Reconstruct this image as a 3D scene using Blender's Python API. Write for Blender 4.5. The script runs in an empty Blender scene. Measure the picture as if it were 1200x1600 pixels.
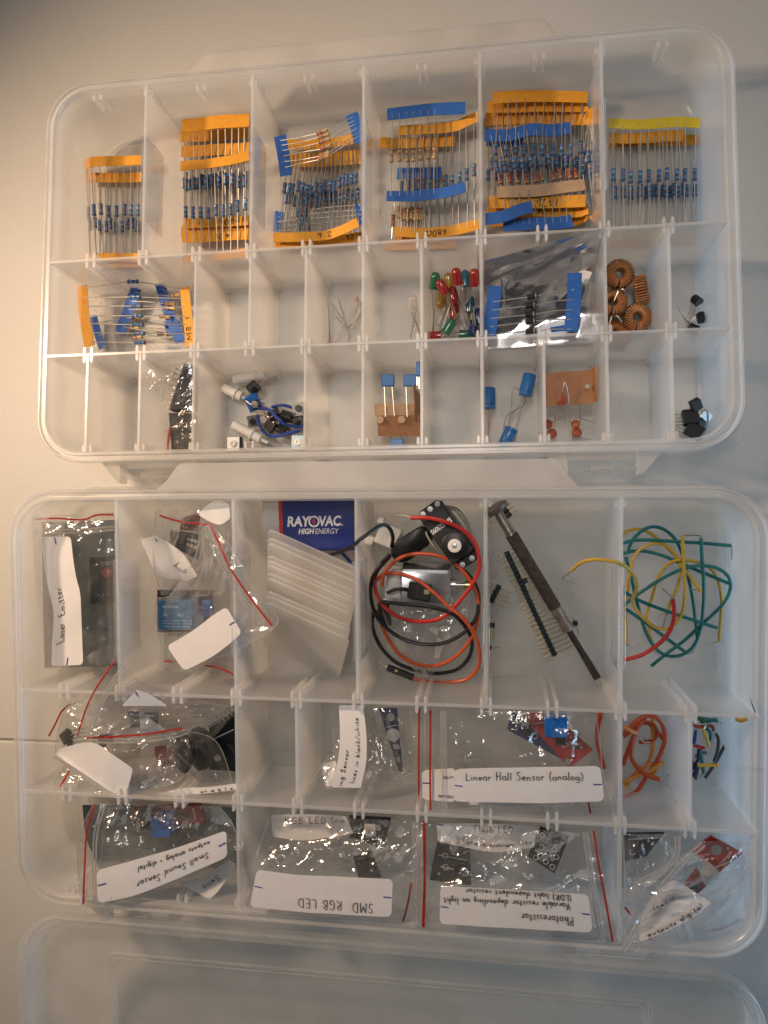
import bpy, math, random
import numpy as np
from mathutils import Vector, Matrix, noise

# ------------------------------------------------------------------ camera
S = bpy.context.scene
TZ = 2.0                      # floor of the rear box above the table, mm
FPX = 1176.11
HB = 45.53                    # inner depth of a box, mm
CAM = np.array([229.030, -151.575, 391.217])
AX = np.array([[0.9893932, 0.008723, 0.1449998], [0.0007157, 0.9978905, -0.0649154], [-0.1452602, 0.0643306, 0.9872999]])
BM = np.array([[0.9999709, 0.0067336, -0.0035966], [-0.0070635, 0.994823, -0.1013775], [0.0028953, 0.1013999, 0.9948415]])
BO = np.array([0.8615, -207.8955, 14.4424])
MM = 0.001
cd = bpy.data.cameras.new('camera')
cam = bpy.data.objects.new('camera', cd)
S.collection.objects.link(cam)
cd.sensor_fit = 'HORIZONTAL'; cd.sensor_width = 36.0; cd.lens = 36.0 * FPX / 1200.0
cd.clip_start = 0.01; cd.clip_end = 20.0
m4 = Matrix(AX.tolist()).to_4x4()
m4.translation = Vector((CAM + [0, 0, TZ]) * MM)
cam.matrix_world = m4
S.camera = cam

# ------------------------------------------------------------------ light
W = bpy.data.worlds.new('World'); S.world = W; W.use_nodes = True
bg = W.node_tree.nodes['Background']
bg.inputs[0].default_value = (0.80, 0.92, 0.98, 1); bg.inputs[1].default_value = 0.03

def lamp(name, kind, loc, target, power, color, **kw):
    d = bpy.data.lights.new(name, kind); d.energy = power; d.color = color
    for k, v in kw.items(): setattr(d, k, v)
    o = bpy.data.objects.new(name, d); S.collection.objects.link(o)
    o.location = Vector(loc) * MM
    o.rotation_euler = (Vector(target) - Vector(loc)).to_track_quat('-Z', 'Y').to_euler()
    return o
lamp('desk_lamp_light', 'SPOT', (-209, 50, 404), (200, -155, 2), 10.8, (1.0, 0.70, 0.46), spot_size=math.radians(98), spot_blend=0.9, shadow_soft_size=0.022)
lamp('window_light', 'AREA', (1250, -470, 95), (250, -250, 35), 10.5, (0.46, 0.72, 1.0), size=0.6, shape='SQUARE')
lamp('room_light', 'AREA', (250, 560, 1150), (170, 0, 0), 1.5, (1.0, 0.96, 0.92), size=0.7, shape='SQUARE')
lamp('tray_fill_light', 'SPOT', (150, 40, 1150), (165, -85, 2), 13.0, (1.0, 0.92, 0.84), spot_size=math.radians(25), spot_blend=1.0, shadow_soft_size=0.11)  # added overhead fill, cone kept to the boxes to brighten their compartments

S.view_settings.view_transform = 'Standard'; S.view_settings.look = 'None'
S.view_settings.exposure = 0.0; S.view_settings.gamma = 1.0; S.view_settings.use_curve_mapping = False
S.render.engine = 'CYCLES'
cy = S.cycles
cy.max_bounces = 10; cy.transparent_max_bounces = 40; cy.diffuse_bounces = 8; cy.glossy_bounces = 4; cy.transmission_bounces = 8
cy.caustics_reflective = False; cy.caustics_refractive = False
cy.sample_clamp_indirect = 3.0
cy.use_adaptive_sampling = True; cy.adaptive_threshold = 0.03; cy.adaptive_min_samples = 16
cy.use_denoising = True
try: cy.denoiser = 'OPENIMAGEDENOISE'
except Exception: pass

# ------------------------------------------------------------------ frames and pixels
FR = {}
mA = Matrix.Translation(Vector((0, 0, TZ * MM))); FR['A'] = (mA, np.eye(3), np.zeros(3))
mB = Matrix(BM.tolist()).to_4x4(); mB.translation = Vector((BO + [0, 0, TZ]) * MM); FR['B'] = (mB, BM, BO)
def P(F, px, py, h):
    """a point of the photograph at height h (mm) above the floor of box F, in that box's own millimetres"""
    _, R, o = FR[F]
    d = AX @ np.array([(px - 600) / FPX, -(py - 800) / FPX, -1.0])
    c = R.T @ (CAM - o); d = R.T @ d
    return c + (h - c[2]) / d[2] * d
def PP(F, pts): return [P(F, *p) for p in pts]
def crop(ox, oy, s):
    def f(*pts):
        return [(ox + p[0] / s, oy + p[1] / s) + tuple(p[2:]) for p in pts]
    return f

# ------------------------------------------------------------------ materials
MATS = {}
def _mat(name):
    m = bpy.data.materials.new(name); m.use_nodes = True; nt = m.node_tree; nt.nodes.clear()
    out = nt.nodes.new('ShaderNodeOutputMaterial')
    return m, nt, out
def _coords(nt, scale):
    tc = nt.nodes.new('ShaderNodeTexCoord'); mp = nt.nodes.new('ShaderNodeMapping')
    nt.links.new(tc.outputs['Object'], mp.inputs['Vector']); mp.inputs['Scale'].default_value = (scale,) * 3
    return mp.outputs['Vector']
def _noise(nt, vec, scale=1.0, detail=4.0, rough=0.55):
    n = nt.nodes.new('ShaderNodeTexNoise'); n.inputs['Scale'].default_value = scale
    n.inputs['Detail'].default_value = detail; n.inputs['Roughness'].default_value = rough
    nt.links.new(vec, n.inputs['Vector']); return n.outputs['Fac']
def _bump(nt, fac, strength, dist):
    b = nt.nodes.new('ShaderNodeBump'); b.inputs['Strength'].default_value = strength; b.inputs['Distance'].default_value = dist
    nt.links.new(fac, b.inputs['Height']); return b.outputs['Normal']
def _vary(nt, fac, col, var):
    r = nt.nodes.new('ShaderNodeValToRGB'); e = r.color_ramp.elements
    e[0].position = 0.25; e[1].position = 0.75
    e[0].color = tuple(max(0, c * (1 - var)) for c in col) + (1,); e[1].color = tuple(min(1, c * (1 + var)) for c in col) + (1,)
    nt.links.new(fac, r.inputs['Fac']); return r.outputs['Color']
def mat(name, col, rough=0.5, metal=0.0, var=0.12, nscale=900.0, bump=0.0, bscale=None, bdist=0.0002, spec=0.5, sub=0.0, trans=0.0, ior=1.45, coat=0.0):
    if name in MATS: return MATS[name]
    m, nt, out = _mat(name)
    p = nt.nodes.new('ShaderNodeBsdfPrincipled'); nt.links.new(p.outputs[0], out.inputs[0])
    v = _coords(nt, 1.0); f = _noise(nt, v, nscale)
    nt.links.new(_vary(nt, f, col, var), p.inputs['Base Color'])
    p.inputs['Roughness'].default_value = rough; p.inputs['Metallic'].default_value = metal
    p.inputs['Specular IOR Level'].default_value = spec; p.inputs['IOR'].default_value = ior
    p.inputs['Transmission Weight'].default_value = trans; p.inputs['Coat Weight'].default_value = coat
    if bump: nt.links.new(_bump(nt, _noise(nt, v, bscale or nscale, 3.0), bump, bdist), p.inputs['Normal'])
    MATS[name] = m; return m
def sheer(name, col, alpha, tcol, rough, fres=1.45, gloss=1.0, bump=0.0, bscale=300.0, bdist=0.0003, transl=0.5, var=0.06, edge=0.0, gcol=(1, 1, 1)):
    """a plastic that lets things show through: clear part + milky part + a glossy skin"""
    m, nt, out = _mat(name)
    v = _coords(nt, 1.0)
    tr = nt.nodes.new('ShaderNodeBsdfTransparent'); tr.inputs[0].default_value = tcol + (1,)
    df = nt.nodes.new('ShaderNodeBsdfDiffuse'); tl = nt.nodes.new('ShaderNodeBsdfTranslucent')
    c = _vary(nt, _noise(nt, v, 60.0, 0.0), col, var)
    nt.links.new(c, df.inputs[0]); nt.links.new(c, tl.inputs[0])
    mk = nt.nodes.new('ShaderNodeMixShader'); mk.inputs[0].default_value = transl
    nt.links.new(df.outputs[0], mk.inputs[1]); nt.links.new(tl.outputs[0], mk.inputs[2])
    mx = nt.nodes.new('ShaderNodeMixShader')
    nt.links.new(tr.outputs[0], mx.inputs[1]); nt.links.new(mk.outputs[0], mx.inputs[2])
    lw = nt.nodes.new('ShaderNodeLayerWeight'); lw.inputs[0].default_value = 0.35
    ma = nt.nodes.new('ShaderNodeMath'); ma.operation = 'MULTIPLY_ADD'; ma.use_clamp = True
    nt.links.new(lw.outputs['Facing'], ma.inputs[0]); ma.inputs[1].default_value = edge; ma.inputs[2].default_value = alpha
    nt.links.new(ma.outputs[0], mx.inputs[0])
    gl = nt.nodes.new('ShaderNodeBsdfGlossy'); gl.inputs['Roughness'].default_value = rough; gl.inputs[0].default_value = gcol + (1,)
    fr = nt.nodes.new('ShaderNodeFresnel'); fr.inputs[0].default_value = fres
    fm = nt.nodes.new('ShaderNodeMath'); fm.operation = 'MULTIPLY'; fm.use_clamp = True; fm.inputs[1].default_value = gloss
    nt.links.new(fr.outputs[0], fm.inputs[0])
    ge = nt.nodes.new('ShaderNodeNewGeometry'); inv = nt.nodes.new('ShaderNodeMath'); inv.operation = 'SUBTRACT'; inv.inputs[0].default_value = 1.0
    nt.links.new(ge.outputs['Backfacing'], inv.inputs[1])
    f2 = nt.nodes.new('ShaderNodeMath'); f2.operation = 'MULTIPLY'; nt.links.new(fm.outputs[0], f2.inputs[0]); nt.links.new(inv.outputs[0], f2.inputs[1])
    fm = f2
    fx = nt.nodes.new('ShaderNodeMixShader'); nt.links.new(fm.outputs[0], fx.inputs[0])
    nt.links.new(mx.outputs[0], fx.inputs[1]); nt.links.new(gl.outputs[0], fx.inputs[2])
    if bump:
        nb = _bump(nt, _noise(nt, v, bscale, 2.0), bump, bdist)
        nt.links.new(nb, gl.inputs['Normal']); nt.links.new(nb, fr.inputs['Normal'])
    nt.links.new(fx.outputs[0], out.inputs[0])
    MATS[name] = m; return m

poly = sheer('milky_polypropylene', (0.985, 0.97, 0.955), 0.24, (1.0, 0.998, 0.993), 0.28, 1.45, 0.8, transl=0.55, edge=0.10)
poly2 = sheer('milky_polypropylene_divider', (0.985, 0.97, 0.955), 0.28, (1.0, 0.998, 0.993), 0.30, 1.45, 0.8, transl=0.6, edge=0.12)
polylid_shaded = sheer('milky_polypropylene_lid_shaded', (0.84, 0.85, 0.83), 0.24, (1.0, 0.998, 0.993), 0.28, 1.45, 0.7, transl=0.55, edge=0.14)  # same plastic as the box, its colour greyed to imitate shadow over the lid
polyrim = sheer('milky_polypropylene_rim', (0.985, 0.97, 0.955), 0.36, (1.0, 0.998, 0.993), 0.26, 1.45, 1.0, transl=0.5, edge=0.12)
polyedge = sheer('milky_polypropylene_edge', (0.985, 0.97, 0.955), 0.5, (1.0, 0.998, 0.993), 0.26, 1.45, 1.0, transl=0.5)
polythick = sheer('milky_polypropylene_plate', (0.86, 0.84, 0.82), 0.5, (0.97, 0.97, 0.96), 0.30, 1.45, 0.8, transl=0.5)
polyclear = sheer('clear_polystyrene', (0.85, 0.85, 0.85), 0.10, (0.97, 0.97, 0.97), 0.12, 1.5, 1.2, edge=0.15)
film = sheer('clear_bag_film', (0.88, 0.86, 0.85), 0.045, (0.99, 0.99, 0.99), 0.13, 1.5, 2.2, 0.5, 240.0, 0.0009, 0.5, edge=0.25)
filmthin = sheer('thin_bag_film', (0.88, 0.86, 0.85), 0.025, (0.99, 0.99, 0.99), 0.14, 1.5, 1.7, 0.4, 240.0, 0.0008, 0.5, edge=0.10)
zipm = sheer('bag_zip_ridge', (0.88, 0.86, 0.84), 0.22, (0.98, 0.98, 0.98), 0.14, 1.5, 3.0, edge=0.2)
redzip = sheer('red_bag_line', (0.60, 0.06, 0.04), 0.60, (0.95, 0.5, 0.45), 0.25, 1.45, 0.8, transl=0.3)
def table_material():
    m, nt, out = _mat('speckled_off_white_laminate')
    p = nt.nodes.new('ShaderNodeBsdfPrincipled'); nt.links.new(p.outputs[0], out.inputs[0])
    v = _coords(nt, 1.0)
    n1 = _noise(nt, v, 620.0, 4.0, 0.6); n2 = _noise(nt, v, 9.0, 3.0)
    c = _vary(nt, n2, (0.63, 0.625, 0.60), 0.03)
    sp = nt.nodes.new('ShaderNodeTexVoronoi'); sp.inputs['Scale'].default_value = 75.0; nt.links.new(v, sp.inputs['Vector'])
    lt = nt.nodes.new('ShaderNodeMath'); lt.operation = 'LESS_THAN'; lt.inputs[1].default_value = 0.022; nt.links.new(sp.outputs['Distance'], lt.inputs[0])
    mx = nt.nodes.new('ShaderNodeMix'); mx.data_type = 'RGBA'; nt.links.new(lt.outputs[0], mx.inputs['Factor'])
    nt.links.new(c, mx.inputs[6]); mx.inputs[7].default_value = (0.42, 0.40, 0.37, 1)
    nt.links.new(mx.outputs[2], p.inputs['Base Color'])
    p.inputs['Roughness'].default_value = 0.55; p.inputs['Specular IOR Level'].default_value = 0.3
    nt.links.new(_bump(nt, n1, 0.55, 0.0005), p.inputs['Normal'])
    MATS[m.name] = m; return m
tablem = table_material()
paper = mat('white_paper', (0.80, 0.79, 0.80), 0.75, var=0.03, nscale=200, bump=0.1, bscale=1500, spec=0.2)
ink = mat('black_ink', (0.05, 0.05, 0.055), 0.6, var=0.3)
inkb = mat('blue_ink', (0.03, 0.04, 0.30), 0.6, var=0.2)
orange = mat('orange_tape', (0.80, 0.36, 0.025), 0.6, var=0.08, nscale=350, bump=0.25, bscale=900)
yellow = mat('yellow_tape', (0.76, 0.58, 0.03), 0.6, var=0.08, nscale=350, bump=0.25, bscale=900)
bluet = mat('blue_tape', (0.02, 0.13, 0.50), 0.55, var=0.15, nscale=350, bump=0.3, bscale=900)
kraft = mat('kraft_paper_tape', (0.52, 0.35, 0.22), 0.7, var=0.12, nscale=250, bump=0.3, bscale=900)
brownp = mat('brown_card_tape', (0.38, 0.19, 0.10), 0.7, var=0.12, nscale=250, bump=0.2, bscale=700)
lead = mat('tinned_wire', (0.56, 0.54, 0.51), 0.36, 1.0, var=0.15)
steel = mat('polished_steel', (0.66, 0.65, 0.63), 0.32, 0.7, var=0.06)
brass = mat('brass', (0.62, 0.47, 0.20), 0.3, 1.0, var=0.1)
gold = mat('gilt_pin', (0.62, 0.52, 0.30), 0.35, 1.0, var=0.1)
resb = mat('blue_resistor_lacquer', (0.07, 0.215, 0.43), 0.32, var=0.12, spec=0.6)
rest = mat('tan_resistor_lacquer', (0.55, 0.38, 0.22), 0.35, var=0.12, spec=0.6)
resr = mat('red_brown_resistor_lacquer', (0.36, 0.13, 0.08), 0.35, var=0.12, spec=0.6)
bandk = mat('black_band', (0.015, 0.015, 0.02), 0.4); bandb = mat('brown_band', (0.12, 0.04, 0.02), 0.4)
bandr = mat('red_band', (0.45, 0.03, 0.02), 0.4); bandv = mat('violet_band', (0.16, 0.06, 0.28), 0.4)
bandg = mat('gold_band', (0.60, 0.42, 0.14), 0.35, 0.4); bandw = mat('pale_band', (0.5, 0.62, 0.72), 0.4)
black = mat('black_plastic', (0.016, 0.016, 0.018), 0.38, var=0.2, bump=0.08, bscale=800)
blackm = mat('black_moulded_housing', (0.022, 0.022, 0.024), 0.55, var=0.2, bump=0.1, bscale=800)
white = mat('white_nylon', (0.80, 0.78, 0.74), 0.4, var=0.04)
whitep = mat('white_print', (0.80, 0.80, 0.80), 0.5, var=0.05)
bluep = mat('blue_plastic', (0.015, 0.14, 0.50), 0.35, var=0.1)
bluecap = mat('blue_capacitor_sleeve', (0.015, 0.14, 0.42), 0.3, var=0.1, coat=0.3)
ceram = mat('brown_ceramic_lacquer', (0.36, 0.09, 0.04), 0.4, var=0.12)
copper = mat('enamelled_copper', (0.44, 0.19, 0.07), 0.38, 0.3, var=0.25, nscale=400)
pcbk = mat('black_circuit_board', (0.018, 0.022, 0.026), 0.42, var=0.3, nscale=500)
pcbr = mat('red_circuit_board', (0.34, 0.025, 0.02), 0.42, var=0.2, nscale=500)
pcbb = mat('navy_circuit_board', (0.02, 0.05, 0.13), 0.42, var=0.25, nscale=500)
navy = mat('navy_print', (0.018, 0.035, 0.20), 0.3, var=0.05, coat=0.4)
redp = mat('red_print', (0.50, 0.03, 0.03), 0.35, var=0.08)
solder = mat('solder', (0.60, 0.60, 0.58), 0.35, 0.8, var=0.15)
oldmetal = mat('worn_nickel_plate', (0.36, 0.31, 0.27), 0.42, 0.8, var=0.35, nscale=260, bump=0.3, bscale=500)
rust = mat('rusty_knurled_steel', (0.11, 0.085, 0.07), 0.5, 0.6, var=0.45, nscale=500, bump=0.8, bscale=1100, bdist=0.0004)
darksteel = mat('dark_blade_steel', (0.07, 0.06, 0.058), 0.5, 0.6, var=0.3, nscale=400)
antistat = mat('silvery_antistatic_film', (0.62, 0.63, 0.66), 0.15, 0.9, var=0.12, nscale=40, bump=0.08, bscale=120, bdist=0.0006)
slate = mat('slate_antistatic_film', (0.16, 0.195, 0.21), 0.3, 0.3, var=0.25, nscale=80, bump=0.3, bscale=240, bdist=0.0006)
wcol = {}
def wirem(name, col):
    if name not in wcol: wcol[name] = mat(name + '_wire_insulation', col, 0.4, var=0.08)
    return wcol[name]
wred = wirem('red', (0.48, 0.03, 0.025)); worg = wirem('orange', (0.52, 0.085, 0.025)); wblk = wirem('black', (0.014, 0.014, 0.015))
wblu = wirem('blue', (0.02, 0.055, 0.30)); wtea = wirem('teal', (0.01, 0.16, 0.17)); wyel = wirem('yellow', (0.58, 0.38, 0.04))
wgry = wirem('dark_grey', (0.06, 0.065, 0.075)); wlor = wirem('light_orange', (0.68, 0.28, 0.05)); wwht = wirem('white', (0.75, 0.74, 0.72)); wtan = wirem('grey_beige', (0.32, 0.29, 0.24))
def led_m(name, col):
    return sheer(name, col, 0.62, tuple(0.4 + 0.6 * c for c in col), 0.12, 1.5, 1.3, transl=0.5, var=0.03)
ledR = led_m('red_led_resin', (0.62, 0.03, 0.025)); ledG = led_m('green_led_resin', (0.03, 0.34, 0.20)); ledY = led_m('yellow_led_resin', (0.75, 0.50, 0.04))
ledB = led_m('cyan_led_resin', (0.03, 0.30, 0.45)); ledD = led_m('dark_blue_led_resin', (0.02, 0.07, 0.32))
ledW = sheer('clear_led_resin', (0.95, 0.92, 0.89), 0.38, (0.97, 0.96, 0.95), 0.08, 1.5, 2.0, edge=0.3)

# ------------------------------------------------------------------ mesh helpers (millimetres)
def V3(p): return np.array(p, float)
def unit(v):
    n = np.linalg.norm(v); return v / n if n > 1e-9 else np.array([0, 0, 1.0])
def spline(pts, n):
    """Catmull-Rom through pts, n samples"""
    pts = [V3(p) for p in pts]
    if len(pts) == 1: return np.array([pts[0]] * n)
    k = len(pts) - 1
    ext = [2 * pts[0] - pts[1]] + pts + [2 * pts[-1] - pts[-2]]
    out = []
    for i in range(n):
        u = i / (n - 1) * k; j = min(int(u), k - 1); t = u - j
        a, b, c, d = ext[j:j + 4]
        out.append(0.5 * (2 * b + (c - a) * t + (2 * a - 5 * b + 4 * c - d) * t * t + (3 * b - a - 3 * c + d) * t ** 3))
    return np.array(out)
def basis(d, up=(0, 0, 1)):
    d = unit(d); u = V3(up)
    if abs(d @ u) > 0.95: u = np.array([1.0, 0, 0]) if abs(d[0]) < 0.9 else np.array([0, 1.0, 0])
    s = unit(np.cross(u, d)); return s, unit(np.cross(d, s)), d
class G:
    def __init__(self): self.v = []; self.f = []; self.m = []
    def add(self, vs, fs, mi=0):
        o = len(self.v); self.v += [tuple(map(float, p)) for p in vs]
        for f in fs: self.f.append([i + o for i in f]); self.m.append(mi)
        return self
    def grid(self, Q, mi=0, flip=False, closed=False):
        nu, nv = len(Q), len(Q[0]); vs = [p for r in Q for p in r]; fs = []
        for i in range(nu - 1):
            for j in range(nv if closed else nv - 1):
                q = [i * nv + j, i * nv + (j + 1) % nv, (i + 1) * nv + (j + 1) % nv, (i + 1) * nv + j]
                fs.append(q[::-1] if flip else q)
        return self.add(vs, fs, mi)
    def loops(self, L, mi=0, cap0=True, cap1=True):
        n = len(L[0]); vs = [p for l in L for p in l]; fs = []
        for i in range(len(L) - 1):
            for j in range(n):
                fs.append([i * n + j, i * n + (j + 1) % n, (i + 1) * n + (j + 1) % n, (i + 1) * n + j])
        if cap0: fs.append(list(range(n))[::-1])
        if cap1: fs.append([(len(L) - 1) * n + j for j in range(n)])
        return self.add(vs, fs, mi)
    def tube(self, pts, r, seg=6, mi=0):
        pts = [V3(p) for p in pts]; L = []; s = None
        for i, p in enumerate(pts):
            d = unit(pts[min(i + 1, len(pts) - 1)] - pts[max(i - 1, 0)])
            if s is None: s, u, _ = basis(d)
            else:
                s = unit(s - (s @ d) * d); u = np.cross(d, s)
            rr = r[i] if hasattr(r, '__len__') else r
            L.append([p + rr * (math.cos(a) * s + math.sin(a) * u) for a in [2 * math.pi * k / seg for k in range(seg)]])
        return self.loops(L, mi)
    def lathe(self, p0, p1, prof, seg=12, mi=0, mis=None):
        p0 = V3(p0); s, u, d = basis(V3(p1) - p0)
        L = [[p0 + t * d + r * (math.cos(a) * s + math.sin(a) * u) for a in [2 * math.pi * k / seg for k in range(seg)]] for t, r in prof]
        if mis is None: return self.loops(L, mi)
        for i in range(len(L) - 1): self.loops([L[i], L[i + 1]], mis[i], i == 0, i == len(L) - 2)
        return self
    def box(self, c, size, R=None, mi=0, bev=0.0):
        c = V3(c); R = np.eye(3) if R is None else R; x, y, z = [s / 2 for s in size]
        b = min(bev, x * .9, y * .9, z * .9)
        if b <= 0:
            vs = [c + R @ V3((sx * x, sy * y, sz * z)) for sx in (-1, 1) for sy in (-1, 1) for sz in (-1, 1)]
            return self.add(vs, [[0, 1, 3, 2], [4, 6, 7, 5], [0, 4, 5, 1], [2, 3, 7, 6], [0, 2, 6, 4], [1, 5, 7, 3]], mi)
        def ring(ix, iy, zz): return [c + R @ V3((px, py, zz)) for px, py in ((-ix + b, -iy), (ix - b, -iy), (ix, -iy + b), (ix, iy - b), (ix - b, iy), (-ix + b, iy), (-ix, iy - b), (-ix, -iy + b))]
        return self.loops([ring(x - b, y - b, -z), ring(x, y, -z + b), ring(x, y, z - b), ring(x - b, y - b, z)], mi)
    def prism(self, poly, z0, z1, mi=0, bev=0.0):
        """poly: 2D outline counter-clockwise"""
        P0 = [V3((x, y, 0)) for x, y in poly]
        if bev <= 0: return self.loops([[p + [0, 0, z0] for p in P0], [p + [0, 0, z1] for p in P0]], mi)
        c = sum(P0) / len(P0); Q = [p - unit(p - c) * bev for p in P0]
        return self.loops([[p + [0, 0, z0] for p in P0], [p + [0, 0, z1 - bev] for p in P0], [p + [0, 0, z1] for p in Q]], mi)
    def build(self, name, mats, parent=None, F=None, o=(0, 0, 0), smooth=True, angle=35):
        me = bpy.data.meshes.new(name); o = V3(o)
        me.from_pydata([((p[0] - o[0]) * MM, (p[1] - o[1]) * MM, (p[2] - o[2]) * MM) for p in self.v], [], self.f)
        mats = mats if isinstance(mats, (list, tuple)) else [mats]
        for m in mats: me.materials.append(m)
        me.polygons.foreach_set('material_index', self.m)
        if smooth:
            me.polygons.foreach_set('use_smooth', [True] * len(me.polygons))
            me.update()
            me.set_sharp_from_angle(angle=math.radians(angle))
        me.update()
        ob = bpy.data.objects.new(name, me); S.collection.objects.link(ob)
        if parent is not None: ob.parent = parent
        elif F: ob.matrix_world = FR[F][0] @ Matrix.Translation(Vector(o) * MM)
        return ob
def tag(o, label, cat, group=None, kind=None):
    o['label'] = label; o['category'] = cat
    if group: o['group'] = group
    if kind: o['kind'] = kind
    return o
ORG = {}
def thing(name, label, cat, F, o, group=None):
    e = bpy.data.objects.new(name, None); S.collection.objects.link(e)
    e.empty_display_size = 0.005
    e.matrix_world = FR[F][0] @ Matrix.Translation(Vector(V3(o)) * MM)
    ORG[e.name] = (F, V3(o)); return tag(e, label, cat, group)
def part(g, name, mats, root, holder=None, label=None, **kw):
    F, o = ORG[root.name]
    ob = g.build(name, mats, holder or root, F, o, **kw)
    if label: ob['label'] = label
    return ob
def single(g, name, mats, F, o, label, cat, group=None, **kw):
    return tag(g.build(name, mats, None, F, o, **kw), label, cat, group)
LOC = {}
def put(proto, root, p, d, spin=0.0, name=None, scale=1.0):
    """a copy of a prototype (its axis is +Z) as a part of root at point p pointing along d, in box millimetres"""
    F, o = ORG[root.name]
    s, u, d = basis(d); M = Matrix(np.array([s, u, d]).T.tolist()).to_4x4() @ Matrix.Rotation(spin, 4, 'Z') @ Matrix.Scale(scale, 4)
    M.translation = Vector(V3(p) - o) * MM
    c = proto.copy(); S.collection.objects.link(c); c.parent = root; c.matrix_basis = M; LOC[c.name] = M.copy()
    if name: c.name = name; LOC[c.name] = M.copy()
    return c

# ------------------------------------------------------------------ the table
tg = G()
def slab(x0, x1, y0, y1, name):
    g = G(); g.loops([[(x0, y0, -30), (x1, y0, -30), (x1, y1, -30), (x0, y1, -30)], [(x0, y0, -1.2), (x1, y0, -1.2), (x1, y1, -1.2), (x0, y1, -1.2)],
                      [(x0 + 1.2, y0 + 1.2, 0), (x1 - 1.2, y0 + 1.2, 0), (x1 - 1.2, y1 - 1.2, 0), (x0 + 1.2, y1 - 1.2, 0)]])
    ob = g.build(name, tablem, smooth=False); ob['kind'] = 'structure'; return ob
seam = P('A', 30, 1158, -TZ)[1]
slab(-600, 1000, seam + 0.2, 700, 'table')
slab(-600, 1000, -800, seam - 0.2, 'table')

# ------------------------------------------------------------------ the two boxes
PITCH = 28.0; D2 = -48.48
BX0, BX1, BY0, BY1 = 1.5, 338.5, -102.6, 94.4
def rrect(off, z, r=23.0, n=9, b=(BX0, BX1, BY0, BY1)):
    x0, x1, y0, y1 = b[0] + off, b[1] - off, b[2] + off, b[3] - off; r = max(1.0, r - off); out = []
    for cx, cy, a0 in ((x1 - r, y1 - r, 0), (x0 + r, y1 - r, 90), (x0 + r, y0 + r, 180), (x1 - r, y0 + r, 270)):
        for k in range(n + 1):
            a = math.radians(a0 + 90 * k / n); out.append((cx + r * math.cos(a), cy + r * math.sin(a), z))
    return out
IX0, IX1, IY0, IY1 = BX0 + 5.6, BX1 - 5.6, BY0 + 5.6, BY1 - 5.6

def rib_pair(g, x, y, sgn, z0=0.4, z1=HB - 0.3, tip=1):
    """two upright guide ribs that take a spare divider"""
    for dx in (-1.9, 1.9):
        hw = 0.7; L = 3.4
        pts = [(x + dx - hw, y), (x + dx + hw, y), (x + dx + hw * 0.9, y + sgn * L * 0.8), (x + dx + hw * 0.4, y + sgn * L), (x + dx - hw * 0.4, y + sgn * L), (x + dx - hw * 0.9, y + sgn * L * 0.8)]
        if sgn < 0: pts = pts[::-1]
        g.prism(pts, z0, z1 - 0.8, 0); g.prism([(x + dx + (a - x - dx) * .96, b) for a, b in pts], z1 - 0.79, z1, tip)

def panel(x0, x1, y, zb=0.15, zt=HB, th=1.6, along='x', notch=None):
    """a thin upright wall with a slightly rounded top edge; along x or y"""
    def loop(h, z, e):
        if along == 'x': return [(x0 + e, y - h, z), (x1 - e, y - h, z), (x1 - e, y + h, z), (x0 + e, y + h, z)]
        return [(y + h, x0 + e, z), (y + h, x1 - e, z), (y - h, x1 - e, z), (y - h, x0 + e, z)]
    g = G()
    r0, r1, r2 = loop(th * 0.62, zb, 0.2), loop(th * 0.5, zt - 0.7, 0), loop(th * 0.36, zt, 0.1)
    g.loops([r0, r1], 0, True, False); g.loops([r1, r2], 1, False, True)
    return g

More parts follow.
